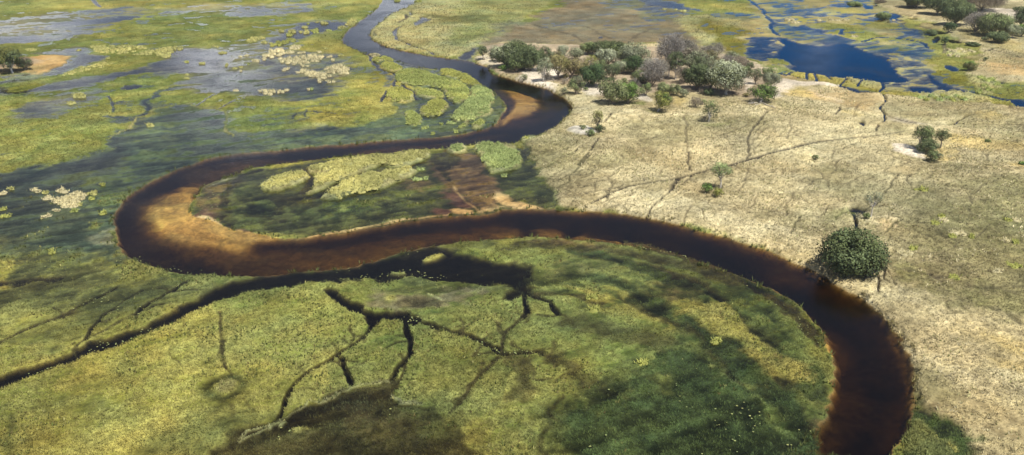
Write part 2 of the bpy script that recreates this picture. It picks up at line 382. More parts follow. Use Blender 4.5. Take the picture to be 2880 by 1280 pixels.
# ---- right dry land
A_('dry', 'F 1190,160 1215,140 1260,105 1330,112 1500,118 1700,110 1850,130 1930,180 1960,198 Z5 100,560 230,590 400,625 520,640 620,690 800,700 930,720 1100,735 1300,760 1600,780 1917,800 F 2700,320 5200,420 5200,2600 2200,2600 F 2295,1145 2310,1000 2220,840 2100,740 1900,610 1700,560 1500,530 1400,522 1390,480 1340,440 1320,400 1300,365 1340,355 1420,300 1440,270 1400,240 1320,215 1250,190', 1.0, 1.0)
A_('dry', 'Z5 740,-60 800,30 900,90 1020,110 1150,140 1300,200 1330,260 1500,330 1600,370 1600,450 1520,560 1700,610 1917,640 2600,640 2600,-60', 2, 2)
A_('marsh', 'Z5 1540,560 1750,620 1917,640 2400,700 2400,800 1917,790 1600,760 1500,700', 2, 2)
A_('marsh', 'Z5 980,130 1100,150 1250,200 1300,260 1450,340 1600,370 1350,400 1250,350 1150,250 1000,190', 1.5, 2, .9)
A_('drybrown', 'Z5 1150,160 1300,200 1300,230 1150,220', 1.5, 1, .8, extra=dict(lump=0))
A_('reedland', 'Z5 1340,370 1500,370 1550,400 1450,430 1340,400', 1.5, 1)
A_('reedland', 'Z5 1100,710 1250,690 1500,690 1640,760 1500,800 1300,760 1130,745', 1.5, 1.5)
A_('reedland', 'Z5 1500,560 1680,600 1730,680 1640,720 1560,650', 1.5, 1.5, .9)
A_('orange', 'Z5 1600,450 1750,430 1917,460 2300,480 2300,600 1917,600 1700,560 1620,500', 3, 2, .7)
A_('drybrown', 'Z5 1450,430 1600,400 1917,430 2300,430 2300,500 1700,500', 3, 2, .6, extra=dict(lump=0))
A_('sand', 'Z5 1560,90 1700,60 1917,100 1850,180 1720,150', 2, 2, .9)
A_('drypale', 'Z5 1700,-60 2300,-60 2300,40 1750,20', 3, 2, .9)
A_('dryyel', 'Z5 1370,210 1600,240 1900,310 1917,420 1700,360 1450,290', 2, 1.5, .6)
A_('blueopen', 'V8 700,510 770,480 800,520 760,570 690,580', .6, .4)
A_('blueopen', 'V8 900,530 1000,545 1090,565 1060,590 900,570', .5, .4)
A_('marshdark', 'V8 540,430 700,400 850,430 780,470 660,490', 1, 1)
S_('track', 'V8 850,600 850,660 835,720', 1, .5, .5)
S_('track', 'V8 1100,570 1200,600 1300,610', 2, .8, .8)
S_('track', 'V8 1360,700 1450,690 1480,660 1600,670', 1.4, .6, 1)
S_('track', 'V8 1500,690 1640,720 1720,740 1840,790', 1.6, .8, 1)
S_('track', 'V8 290,200 420,230 500,240', 1.2, .6, .5)
S_('track', 'V8 440,350 560,370 640,400', 1.4, .6, .8)
A_('blueopen', 'Z5 1740,615 1790,620 1780,630 1745,628', .5, .4)
A_('darkwater', 'Z5 1810,745 1860,740 1930,760 2000,800 1870,800 1830,775', 1, 1)
S_('darkwater', 'Z5 1480,690 1600,700 1720,740 1830,750', 1.6, .8, 1, .8)
# grass strip and dark water line south of the pond
A_('marshyel', 'Z5 170,540 300,550 560,600 840,650 860,690 1040,715 1000,735 820,690 560,640 400,610 200,580 120,560', 1, .8, extra=dict(z=.3, lump=.15))
A_('reedland', 'Z5 600,575 720,600 840,620 850,690 700,650 560,600', 1, .8, .8)
S_('darkwater', 'Z5 90,550 250,590 400,618 520,640 640,680 780,695 900,710 1050,730', 1.6, .5, .8)
A_('darkwater', 'Z5 500,640 600,655 720,690 760,705 640,695 540,660', .8, .6)
for q in ('Z5 170,545 150,560 130,575', 'Z5 300,545 285,600', 'Z5 345,555 370,612', 'Z5 590,590 545,635', 'Z5 855,620 855,650 830,690', 'Z5 440,575 470,600', 'Z5 700,600 660,650'):
    S_('darkwater', q, .8, .35, .5)
S_('blueopen', 'Z5 560,570 700,600 860,620 1000,630', 1, .4, .6)
A_('orange', 'Z5 60,565 200,575 340,620 200,620 80,600', 1, .8, .6)
A_('dryyel', 'Z5 130,650 300,650 440,720 400,760 200,730 100,700', 3, 2, .8)
A_('orange', 'Z5 380,700 700,680 880,760 850,860 650,830 400,760', 4, 3, .55)
A_('dryyel', 'Z5 540,840 650,850 720,880 600,900', 2, 2, .6)
A_('drygreen', 'Z5 880,750 1200,750 1600,790 1917,850 1917,930 1500,870 1240,935 900,890', 4, 3, .6)
A_('drygreen', 'Z5 840,930 1000,930 1020,990 850,1020', 3, 2, .6)
A_('dryyel', 'Z5 1600,860 1800,870 1800,920 1600,910', 3, 2, .7)
A_('drybrown', 'Z5 860,880 1150,920 1230,940 960,925', 1.5, 1, .5, extra=dict(lump=0))
A_('greytrack', 'Z5 880,880 950,890 1150,930 1230,940 1100,945 880,905', 1, .6, .6)
S_('darkwater', 'Z5 855,705 885,755 850,800 850,830 885,868 850,922', .8, .3, .6)
S_('track', 'Z5 885,870 960,905 1110,932', .9, .4, .6)
A_('darkwater', 'Z5 655,915 700,910 715,960 680,940', .6, .5)
S_('track', 'Z5 820,940 800,975 810,1000', .8, .4, .5)
S_('track', 'Z5 1050,800 1110,785', .6, .4, .5)
S_('darkwater', 'Z5 1240,945 1380,937 1430,910 1500,870 1650,845 1850,805', 1.0, .3, .4)
S_('darkwater', 'Z5 1240,945 1500,935 1917,948 2400,955', 1.2, .3, .4)
A_('dryyel', 'Z5 1320,1010 1500,1020 1700,1060 1917,1080 2300,1080 2300,1145 1400,1145', 3, 2, .7)
A_('drygreen', 'Z5 1500,1040 1700,1010 1917,1030 1917,1060 1650,1080', 3, 2, .5)
# brownish and pale areas of the near plain
A_('drybrown', 'D3 700,250 1000,330 1300,300 1500,330 1500,500 1200,600 900,520 700,400', 6, 4, .6)
A_('drybrown', 'Z4 -100,900 300,1000 250,1145 -100,1145', 6, 4, .45)
A_('drybrown', 'Z8 700,20 1000,20 1150,90 1300,150 1000,150 800,90', 5, 3, .55)
A_('drybrown', 'Z4 900,820 1500,850 1400,920 1000,900', 6, 4, .35)
A_('drybrown', 'B1 800,170 1250,170 1400,250 1100,300 880,240', 4, 3, .65)
A_('drypale', 'Z8 500,330 900,280 1050,300 1300,330 1650,480 1917,640 1917,730 1500,600 1100,490 700,440 500,420', 3, 2, .9)
A_('drypale', 'B1 -50,600 150,650 380,760 340,880 500,980 750,1040 900,1145 700,1145 300,930 0,810', 3, 2, .8)
A_('drypale', 'Z3 600,560 900,590 1200,640 1700,680 1900,760 1700,800 1300,720 900,760 820,660', 4, 2, .8)
A_('drypale', 'B5 620,60 800,90 1100,80 1300,160 1450,260 1796,420 1796,900 1500,820 1250,700 1120,560 1000,370 850,200', 4, 3, .9)
A_('dryyel', 'B5 1450,380 1600,400 1796,480 2100,480 2100,700 1796,650 1600,520', 4, 2, .8)
A_('dryyel', 'D3 870,230 960,200 1100,260 1000,310', 2, 1, .8)
A_('drypale', 'D3 860,200 1000,180 1230,220 1200,320 1000,340 900,280', 2, 1.5, .6)
A_('drybrown', 'B5 1150,540 1250,640 1500,760 1796,900 2300,1050 2300,1300 1400,1300 1200,960 1120,700', 3, 2, .75)
A_('drygreen', 'B1 980,520 1200,460 1500,330 1917,280 2600,280 2600,1500 1917,1400 1400,1145 1000,900 930,720', 8, 4, .75)
A_('drybrown', 'B1 1600,380 1800,370 1917,450 1700,480', 4, 3, .6)
A_('drybrown', 'B1 880,940 1100,940 1150,1020 1000,1040', 3, 2, .6)
A_('green', 'B1 900,880 1050,870 1150,930 1300,1000 1350,1100 1200,1080 1000,980', 4, 3, .5)
A_('green', 'B1 1800,820 1917,830 2200,900 2200,1000 1850,1000', 3, 3, .6)
A_('green', 'B5 1500,50 1796,150 1796,260 1600,230 1450,120', 4, 3, .4)
A_('drypale', 'B1 640,570 720,550 900,570 960,620 880,680 760,650', 1.6, 1, .9, extra=dict(z=.9))
A_('orange', 'B1 780,600 950,600 920,700 800,720', 2, 1, .4)
A_('darkwater', 'B1 590,505 650,470 720,500 735,515 650,560 625,550', .6, .5, extra=dict(z=-.3))
S_('darkwater', 'B1 625,540 655,600 660,660', .9, .35, .4)
S_('track', 'B1 730,500 820,470 870,400 930,330 970,250', .5, .35, .5)
A_('track', 'B1 800,480 860,470 915,495 860,490', .5, .5)
S_('track', 'B1 1130,390 1100,430 1050,450', .7, .35, .6)
S_('track', 'B1 1140,390 1090,370 1040,290 1060,250', .6, .35, .6, .8)
S_('track', 'B1 1100,360 1180,280 1220,230', .6, .35, .6, .6)
A_('reedland', 'B1 1100,350 1180,345 1200,375 1120,385', .8, .5, extra=dict(z=.45))
S_('track', 'B1 240,575 190,650 180,710', .6, .35, .6)
S_('track', 'B1 0,530 150,550 240,570 440,570', .6, .35, .8, .6)
S_('track', 'B1 60,630 190,655', .6, .35, .6, .6)
S_('track', 'B1 520,590 530,550 580,530', .9, .5, .8, .8)
A_('green', 'B1 430,530 600,480 600,600 450,600', 2, 1.5, .5)
A_('darkwater', 'B1 790,910 860,900 875,990 840,960 820,1000 770,1030 780,960', .5, .5, extra=dict(z=-.2))
S_('track', 'B1 875,940 870,1050', .4, .3, .3); S_('track', 'B1 825,1000 825,1145', .5, .3, .4)
S_('track', 'B1 950,600 930,640 870,680', .4, .3, .4); S_('track', 'B1 890,690 880,750', .4, .3, .4)
A_('track', 'B1 1140,970 1200,960 1290,980 1240,995 1320,1050 1250,1010', 1, 1.2, .8)
A_('track', 'B1 1100,830 1160,815 1170,835 1110,845', .8, .8, .8)
for q in ('B1 1070,640 1090,680', 'B1 900,940 1100,970 1300,1010 1600,1020 1917,1110', 'B1 1600,1100 1800,1060 1917,1050', 'B1 1250,560 1400,600 1500,640', 'B1 1600,500 1750,520 1900,560',
          'B1 1250,800 1500,860 1700,870', 'B1 1600,750 1800,760', 'B5 1200,0 1300,50', 'B5 1350,170 1400,240 1430,270', 'B5 1500,330 1700,370 1796,450', 'B5 1440,160 1600,220 1796,340', 'B5 1600,100 1796,130'):
    S_('track', q, .9, .8, 2.0, .55)
A_('drygreen', 'B1 1250,300 1917,200 2600,200 2600,1500 2100,1300 1917,1150 1500,950 1250,700', 8, 5, .7, extra=dict(A=(.105, .108, .042), B=(.235, .225, .105)))
# dark stripes between the tussocks of the right edge
for i in range(26):
    a = rng.uniform(900, 1900); b = rng.uniform(300, 1100)
    S_('track', 'B1 %f,%f %f,%f %f,%f' % (a, b, a + 70, b + rng.uniform(-10, 30), a + 160, b + rng.uniform(0, 60)), .8, .8, 2.2, .4)
pn = fbm(GX, GY, 24, 4, LOD, seed=77)
kk_ = np.nonzero((CH['dry'] > .8) & (pn > .05) & (CH['z'] < .62))[0]
paint(sstep(.05, .6, pn[kk_]).astype(np.float32) * .55, kk_, PAL['drygreen'])
kk_ = np.nonzero((CH['dry'] > .8) & (pn < -.15) & (CH['z'] < .62))[0]
paint(sstep(-.15, -.7, pn[kk_]).astype(np.float32) * .5, kk_, PAL['drybrown'])
# tracks across the plain
S_('track', 'Z8 590,388 680,345 750,308 800,290 880,262 1060,232 1240,205 1450,147 1640,100 1917,25 Z4 940,1090 1200,1010 1400,960 1480,935', 1.5, .35, .15)
S_('track', 'Z4 1000,1075 1200,1012 1400,960', 1.6, .3, .3)
S_('track', 'Z4 1400,960 1560,915 1760,900', 1.4, .25, .2, .8)
S_('track', 'Z5 90,1145 380,1075 600,1050 820,1030 1000,992', 1.5, .25, .3, .9)
S_('track', 'Z4 1065,1045 1070,990 1075,950 1060,900 1080,840 1140,760 1200,700 1290,660', .22, .3, .5, .8)
S_('track', 'Z4 850,870 1000,820 1070,780', .4, .3, .5, .6)
S_('track', 'Z4 640,1140 620,1000 600,860 620,700', .18, .3, .8, .5)
S_('track', 'Z8 1020,480 1050,400 1130,350 1190,290 1240,205', .6, .3, .4)
S_('track', 'Z8 1190,300 1280,250 1340,180', .4, .3, .5, .8)
S_('track', 'Z8 1240,205 1200,260 1190,300', 1.4, .6, .4, .8)
S_('track', 'Z8 1330,140 1310,60 1320,0', .4, .3, .5, .8)
S_('track', 'Z8 270,250 440,180 480,140 600,0 Z3 850,1110 900,1040 960,970 1020,880', .28, .3, .4)
A_('track', 'Z8 440,160 475,135 485,155 450,170', .4, .3)
S_('track', 'Z8 480,155 640,125', .4, .3, .4, .8)
S_('track', 'Z8 180,165 300,100 400,40 470,0 Z3 790,1030 860,970 930,920', .5, .3, .5)
S_('track', 'Z8 180,70 300,20 400,0 Z3 600,1080 740,1010', .5, .3, .6, .8)
S_('track', 'Z8 330,330 470,325 600,305 750,290 830,260', .4, .3, .5, .9)
S_('track', 'Z8 280,260 360,270 440,310', .4, .3, .5, .7)
S_('track', 'Z8 330,280 430,230 440,180', .4, .3, .5, .8)
S_('track', 'Z8 560,380 640,400 690,370 760,240', .35, .3, .6, .6)
S_('track', 'Z8 1400,390 1640,400 1800,430 1917,450', .4, .3, .6, .7)
S_('track', 'Z3 770,805 860,795 940,790', .5, .3, .3)
S_('track', 'Z3 1070,765 1100,720 1110,700', .5, .3, .3)
S_('track', 'Z3 1440,730 1500,710', .5, .3, .3)
S_('track', 'Z3 820,660 900,655', .6, .5, .4)
S_('track', 'Z3 560,1060 700,1010 800,960', .5, .4, 1, .6)
S_('track', 'Z5 500,870 540,830 520,810', .4, .3, .5)
# hair-thin game trails
for q_ in range(46):
    x_, y_ = rnd.uniform(150, 1900), rnd.uniform(20, 420)
    S_('track', wiggle('Z8', x_, y_, rnd.choice([-.5, -.9, .3, 2.4]) + rnd.gauss(0, .3), rnd.randint(4, 8), rnd.uniform(30, 60)), .32, .3, .6, .5, .3)
for q_ in range(34):
    x_, y_ = rnd.uniform(100, 1800), rnd.uniform(150, 1000)
    S_('track', wiggle('B1', x_, y_, rnd.uniform(0, 6.28), rnd.randint(4, 7), rnd.uniform(25, 55)), .35, .3, .6, .55, .3)
for q_ in range(16):
    S_('track', wiggle('Z4', rnd.uniform(200, 1900), rnd.uniform(700, 1100), rnd.uniform(0, 6.28), 6, 50), .4, .3, .6, .5, .3)
A_('drygreen', 'Z3 420,900 600,860 800,900 900,1000 800,1145 550,1145 460,1020', 5, 3, .6)
A_('drygreen', 'Z8 300,20 700,60 700,180 350,330 200,250 100,60', 5, 3, .4)
A_('murkgreen', 'Z8 0,20 60,20 130,60 180,130 230,230 330,330 330,400 100,390 0,330', 1.5, 1)
A_('murkgreen', 'Z3 400,930 470,900 520,1000 560,1145 480,1145', 1.2, 1.2, .8)
A_('reedland', 'Z8 60,110 130,100 180,150 160,220 90,190', 1.4, 1.6, .5, extra=dict(z=.1))
# sand and litter around the grove
A_('litter', 'Z3 100,200 250,180 900,180 1500,200 1917,260 V7 1500,300 1750,420 1950,520 1950,800 1700,880 1300,800 900,780 500,760 200,830 -100,880 Z3 1000,560 700,470 450,420 250,400 190,350', 2, 1.5, .9)
A_('sand', 'V6 530,560 620,530 760,490 950,490 1100,530 1000,640 800,690 900,700 1010,800 1000,840 760,740 640,700 520,680 480,600', 1.5, 1)
A_('sand', 'V6 1330,700 1500,720 1590,760 1600,860 1450,890 1330,830', 1.2, 1, .9)
A_('sand', 'V7 230,800 350,790 420,850 400,890 250,870', 1, .8, .9)
A_('sand', 'V7 1520,600 1600,560 1680,640 1640,740 1560,760', 1.2, .8, .8)
A_('sand', 'Z4 1290,440 1400,450 1500,470 1720,470 1790,510 1600,490 1450,500 1340,560 1280,600 1260,560', 1.4, 1, .95)
A_('sand', 'Z4 1440,490 1560,500 1700,570 1780,640 1700,600 1560,520', 3, 2, .3)
A_('drypale', 'V6 60,270 110,400 200,520 100,480 0,380', 1, .8, .8)
A_('sand', 'Z2 1650,440 1700,420 1790,460 1850,500 1700,500', 1.2, 1, .5)
A_('marshgreen', 'V6 50,520 110,500 200,560 230,600 150,580', .6, .4)
A_('green', 'V7 130,900 300,870 380,890 280,920 160,920', 1.2, .8, .8)
A_('dryyel', 'V7 660,820 850,830 880,900 750,950 660,900', 1.5, 1, .6)
A_('green', 'V7 250,960 450,990 600,1020 500,1040 330,1000', 1.2, .8, .5)
A_('green', 'Z4 700,770 860,790 940,740 920,800 780,810', 1.4, 1, .6)
A_('drybrown', 'V7 1200,840 1560,830 1600,900 1350,900', 2, 1, .4, extra=dict(lump=.05))
A_('sand', 'Z3 775,820 860,795 950,800 1000,850 960,868 860,862 800,850', .6, .4, extra=dict(A=(.5,.48,.42), B=(.6,.58,.5)))
A_('drygreen', 'Z3 770,815 850,860 950,880 1030,850 1090,830 1030,870 930,890 830,870', .8, .5, .7)
A_('sand', 'D3 1850,110 2000,120 2180,190 2240,290 2050,250 1900,200', .8, .6, .95)
S_('fringe', 'D3 1900,210 2050,262 2220,290', .4, .3, .3, extra=dict(z=.5, dry=1))
A_('dryyel', 'B1 1820,170 1917,180 2000,230 1900,220', 1.5, 1, .8)
A_('dryyel', 'D3 2300,120 2500,150 2500,290 2200,310 2280,220', 3, 2, .7)
# ---- inner point bar beside the upper channel
A_('slough', 'Z2 790,385 930,410 1100,470 1300,525 1500,520 1640,590 1790,680 1860,790 1840,900 1700,980 1500,1010 1300,1045 900,1065 700,1050 900,900 1100,820 960,760 1000,640 900,520', 1.2, 1, .9)
A_('marshyel', 'Z2 870,470 1000,530 1100,560 1200,690 1160,780 1000,760 940,700 1020,640 1010,560 900,500', 1.4, 1)
A_('marsh', 'Z2 700,420 800,400 830,440 760,460 680,440', 1.2, 1)
A_('sloughdark', 'Z2 1190,720 1250,700 1400,750 1440,700 1440,860 1330,900 1240,910 1210,830', 1.2, 1)
A_('sloughdark', 'Z2 1250,650 1340,640 1430,700 1480,790 1600,760 1640,640 1600,730 1510,840 1460,900 1440,700', 1, 1)
S_('blueopen', 'Z2 820,400 860,450 930,530 1020,540 1040,600 1045,650 1110,650 1120,620', 1.8, .6, 1)
S_('darkwater', 'Z2 1110,650 1170,690 1200,750', 1, .4, .8)
S_('darkwater', 'Z2 1045,650 970,690 930,760', .7, .4, .6)
S_('blueopen', 'Z2 1080,480 1150,490 1250,510', 1.2, .5, .8)
S_('sloughdark', 'Z2 1620,640 1600,720 1540,790 1480,850', 1.6, .5, .8)
S_('darkwater', 'Z2 1680,830 1600,900 1550,950', 1.2, .5, .8)
A_('redweed', 'Z2 660,850 730,850 720,880 670,880', 1.5, 1, .4)
A_('paleweed', 'Z2 300,960 560,940 400,980 200,1000', 2, 2, .4)
A_('marshgreen', 'Z2 0,700 200,745 300,830 200,900 150,960 0,970 Z1 1750,960 1660,950 1680,850', 2, 2, .6)
for q in ('Z2 400,820 360,870 400,880', 'Z2 260,890 290,850 360,850', 'Z2 420,830 600,850'):
    S_('sloughdark', q, .6, .4, .8, .8)
# ---- island inside the big loop
A_('marshdark', 'F 495,475 560,445 650,430 800,404 960,386 1090,381 1190,372 1300,366 1325,400 1390,470 1400,530 1300,530 1270,545 1150,550 1000,572 880,587 790,592 700,582 600,580 540,560 500,530 488,500', 1.2, .8, extra=dict(z=-.10, dens=.5))
A_('brownweed', 'Z6 1460,270 1600,220 1750,200 1700,300 1650,420 1720,540 1560,480 1450,400', 2, 1.5, .8)
S_('murk', 'Z6 1917,130 1750,180 1680,300 1680,420 1780,560', 2.2, 1, 1)
S_('paleweed', 'Z6 1580,235 1680,200 1750,185', 1, .5, .5, .8)
A_('redweed', 'Z6 1440,450 1500,430 1560,410 1620,470 1700,530 1600,500 1500,480', .8, .8, .9)
A_('goldsand', 'Z6 1470,485 1540,460 1620,490 1700,540 1800,580 1917,600 1917,620 1700,580', .7, .6, .9)
A_('redweed', 'Z6 1700,530 1800,560 1917,585 1917,598 1780,575', .5, .5, .8)
A_('murk', 'Z7 0,330 140,300 400,310 400,360 500,350 520,380 300,420 250,560 80,560', 2, 1.2, .6)
A_('marshdark', 'Z7 520,370 700,340 980,290 1020,420 900,470 720,470 600,440', 1.5, 1.4, .8)
A_('marshgreen', 'Z7 0,340 110,350 120,420 0,420', 1.5, 1, .7)
A_('marsh', 'Z7 620,400 700,390 690,450 640,440', 1, 1, .6)
A_('marshdark', 'Z7 1050,400 1200,370 1300,400 1280,450 1070,460', 1.5, 1.2, .8)
A_('marshdark', 'Z7 60,500 350,520 340,570 100,570', 1, 1, .6)
A_('brownweed', 'Z7 1330,0 1660,0 1690,110 1800,170 1890,300 1800,400 1640,440 1560,330 1450,280 1350,180', 1.5, 1.2)
A_('murk', 'Z7 1330,0 1500,0 1520,90 1440,100 1500,230 1440,200 1380,90 1310,110', 1, .8)
A_('brownweed', 'Z7 1080,200 1200,190 1320,200 1300,300 1120,280', 2, 1.5, .7)
A_('redweed', 'Z7 1400,320 1480,300 1560,330 1640,400 1560,420 1440,390', 1.2, 1)
A_('redweed', 'Z7 1320,430 1400,420 1480,440 1440,475 1330,470', .8, .8)
A_('wetsand', 'Z7 1450,415 1540,415 1640,440 1600,465 1480,455', .5, .4)
S_('wetsand', 'Z7 1500,255 1530,330 1590,390 1670,435', .45, .5, .5, .6)
A_('wetsand', 'Z7 1775,290 1850,300 1917,335 Z8 0,350 90,380 220,405 300,418 0,422 Z7 1860,400 1810,370', .7, .4)
A_('wetsand', 'Z7 1680,400 1800,380 1880,400 1800,450 1660,455', 1, .8, .6)
S_('wetsand', 'Z7 380,635 500,608 650,588 800,558 950,532 1080,500 1200,488 1300,478 1450,460', .9, .5, .5, .9)
S_('fringe', 'Z7 450,600 700,575 950,520 1100,490', .4, .4, .5, .7, extra=dict(z=.15))
# ---- south of the river
A_('marshdark', 'F 870,690 1000,650 1140,622 1290,602 1400,602 1500,610 1600,622 1700,645 1780,675 1860,702 1960,745 2060,850 2095,950 2080,1040 1990,1145 1700,1300 1500,1200 1400,1100 1300,1000', 3, 1, .3)
A_('marshgreen', 'Z8 0,640 300,630 600,670 900,720 1300,800 1600,900 1917,1080 B5 200,180 480,400 540,600 500,900 300,1145 B4 1400,1145 1000,700 300,600 0,400', 6, 4, .45)
FEED = 'F 900,690 760,716 700,726 B2 1600,95 1400,165 1200,255 1000,345 800,425 600,490 400,558 200,628 0,708 -600,960 -600,900 0,642 300,545 480,465 600,425 800,372 1000,295 1200,175 1400,60 F 660,696'
BACK = 'F 620,684 800,682 890,668 990,636 1100,616 1140,628 1260,650 1340,668 1345,700 1345,750 1300,760 1308,712 1200,712 1100,702 1020,705 960,712 900,700 820,712 700,720 650,716'
A_('darkwater', BACK, 1.5, 1.3, extra=dict(z=-.6))
A_('darkwater', FEED, .8, .45, extra=dict(z=-.6))
A_('marshwet', 'Z7 1200,805 1290,775 1440,740 1445,770 1330,805', .8, .7)
A_('marshyel', 'Z7 1230,800 1330,765 1430,745 1380,790 1280,810', .6, .6, .9)
A_('marsh', 'Z7 1480,745 1600,715 1700,710 1917,745 Z8 0,690 0,820 Z7 1850,810 1700,775 1600,760', .8, .8)
A_('marshwet', 'Z7 1050,960 1130,920 1240,905 1350,950 1380,1000 1200,1010 1080,1000', .8, .9)
A_('marshwet', 'Z7 1000,880 1080,880 1100,900 1020,915', .8, .9)
A_('marsh', 'Z7 340,1000 450,975 600,985 620,1040 500,1040 380,1035', .6, .7)
A_('marsh', 'Z7 610,1030 700,1000 850,1010 960,1030 950,1060 750,1070 640,1060', .8, .8)
A_('marshwet', 'Z7 960,1040 1100,1010 1300,1000 1500,1010 1917,990 1917,1040 1400,1060 1000,1070', 1, 1, .9)
A_('brownplain', 'B3 640,150 850,140 1100,150 1300,110 1500,120 1400,210 1100,230 900,230 720,200', 2, 1.5, .7, extra=dict(z=-.06))
A_('marshyel', 'B3 840,150 930,135 940,170 870,195', .8, .6, .8)
A_('blueopen', 'B3 1000,170 1200,160 1300,200 1150,225 1020,215', 2, 1.5, .5)
S_('fringe', 'B3 1130,130 1220,165', .6, .4, .4)
# dark triangle creek and its arms
S_('darkwater', 'B3 520,110 560,160 620,200 720,250 880,262 1050,285', 2.6, .7, .8)
A_('darkwater', 'B3 500,100 560,110 620,160 700,220 620,220 560,180', .8, .6, .8)
A_('darkwater', 'B3 720,240 900,240 1060,250 1100,290 1040,330 960,290 820,280 810,330 760,350 740,290', .6, .6)
S_('darkwater', 'B3 770,280 765,345 700,408 580,488', 1.0, .4, .5)
S_('darkwater', 'B3 580,488 450,580 320,668 270,710 230,775 200,850 130,970', .9, .4, .5)
S_('darkwater', 'B3 1000,290 998,400 1010,500', 1.2, .4, .5)
S_('darkwater', 'B3 1010,500 930,575 890,660 800,740', 1.1, .5, .5)
S_('murk', 'B3 545,500 500,440', .5, .4, .5, .7)
S_('darkwater', 'B3 575,525 605,600 645,700', .9, .4, .4)
S_('darkwater', 'B3 1050,290 1150,320 1290,370 1400,405 1500,450 1570,490 1640,505 1796,490', 1.0, .6, .7)
A_('darkwater', 'B3 1510,450 1590,480 1650,505 1570,515', .7, .5)
A_('darkwater', 'B4 230,485 270,480 290,515 240,520', .5, .4)
S_('darkwater', 'B3 1755,100 1757,230 1720,280', 1.2, .4, .4)
S_('murk', 'B3 1720,280 1640,335 1590,385 1575,480', .8, .4, .5)
S_('murk', 'B3 1560,520 1540,560 1450,650 1400,720 1350,780 1260,880', .9, .5, .5)
S_('murk', 'B3 965,565 960,650 905,712', .5, .3, .4)
S_('murk', 'B3 1700,550 1750,640 1770,720 1740,800', 2.2, 1.6, 1.2, .8)
S_('murk', 'B4 300,520 450,580 520,680 650,730 760,780 880,850', 2.4, 1.8, 1.6, .8)
S_('murk', 'B4 150,540 180,620 150,700 60,780', 2.2, 1.6, 1.4, .7)
S_('murk', 'B4 430,780 370,860 350,920 280,1000 270,1060 300,1145', 1, .7, 1.2, .7)
A_('marshdark', 'B3 1050,430 1150,450 1180,510 1080,520', 2, 1.6, .6)
# thin channels lower left
S_('darkwater', 'B2 1180,45 1060,110 1000,145 920,195 880,250', 1.0, .4, .5)
S_('darkwater', 'B2 540,410 575,350 610,300 665,255', .8, .4, .5)
S_('murk', 'B2 665,255 740,200 820,145 900,100', .8, .4, .5, .8)
S_('darkwater', 'B2 740,78 650,125 570,165 530,190', .8, .4, .4)
S_('murk', 'B2 530,190 440,240 300,300 160,350 60,400 0,440 -100,480', .8, .5, .5, .9)
S_('murk', 'B2 860,250 700,340 600,390', .7, .6, .5, .7)
S_('murk', 'B2 1380,250 1388,330 1390,400 1395,480 1418,605', .55, .35, .4)
S_('murk', 'B2 1060,490 1120,555 1150,590', .4, .4, .4, .6)
S_('murk', 'B2 1430,610 1465,680', .7, .5, .4, .6)
th = np.linspace(0, 2 * math.pi, 20)
ringc = np.array(g(*fv('B2', 1408, 722)))
S_('murkgreen', np.stack([ringc[0] + np.cos(th) * 2.2, ringc[1] + np.sin(th) * 2.5], 1), 2.2, 1.5, .4, .75)
A_('fringe', np.stack([ringc[0] + np.cos(th) * 1.4, ringc[1] + np.sin(th) * 1.5], 1), .6, .3, .7, extra=dict(z=.2))
S_('murk', 'B2 1430,840 1460,900', .5, .5, .4, .5); S_('murk', 'B2 1520,800 1560,860', .5, .5, .4, .5)
S_('marshdark', 'B2 60,900 60,1000 70,1145', 1.2, 1, 1, .6)
A_('marshdark', 'B2 420,720 620,680 700,780 600,860 350,880 180,850', 5, 3, .5)
A_('marshdark', 'B2 150,1050 350,1000 300,1145 100,1145', 4, 3, .5)
A_('marshdark', 'B2 700,560 900,560 880,640 760,680', 4, 3, .3)
A_('marshyel', 'B2 1150,400 1350,380 1380,520 1200,560 1100,480', 4, 3, .3)
A_('marshyel', 'B3 200,350 450,380 480,520 300,580 100,500', 4, 3, .35)
A_('marshyel', 'B3 1350,850 1700,800 1796,950 1700,1100 1500,1100 1350,950', 4, 3, .35)
# dark pool at the bottom
POOL = 'B3 -100,1010 60,960 200,880 370,835 500,790 560,755 640,730 720,705 800,695 890,715 900,790 940,810 1060,850 1150,890 1300,960 1420,1080 1400,1400 -400,1400 -300,1100'
A_('murk', POOL, 1.0, 1.4)
A_('darkwater', 'B3 120,960 300,880 420,830 600,800 760,760 760,860 600,900 400,950 250,960 150,1000', 2, 1.6, .6, extra=dict(z=-.4))
A_('brownweed', 'B3 560,930 800,900 900,960 800,1020 600,1010', 3, 2, .25)
A_('marshdark', 'B3 900,820 1300,900 1400,1000 1200,1100 950,1000', 3, 2, .6)
A_('marshdark', 'B3 -200,900 0,880 200,880 60,960 -100,1000 -300,1040', 2, 2, .7)
S_('fringe', 'B3 -60,1030 60,1000 120,965 160,930 230,905 290,880 350,845 380,805 420,830 480,805 540,795 590,760 640,735 690,708 760,700 800,686 840,700', .22, .25, .9, .8)
S_('fringe', 'B3 120,1000 150,960 200,950 235,935 180,975', .45, .3, .6)
S_('fringe', 'B3 870,785 950,800 940,830 1010,825 1070,830', .25, .25, .7)
S_('fringe', 'B2 1480,1080 1550,1050 1600,1040 1680,1000 1700,960 1760,950', .2, .25, .8, .9)
S_('fringe', 'B2 1450,1090 1480,1070 1560,1000', .2, .2, .8, .7)
A_('marshyel', 'B3 280,985 330,970 370,980 340,1010 290,1010', .6, .6, .8)
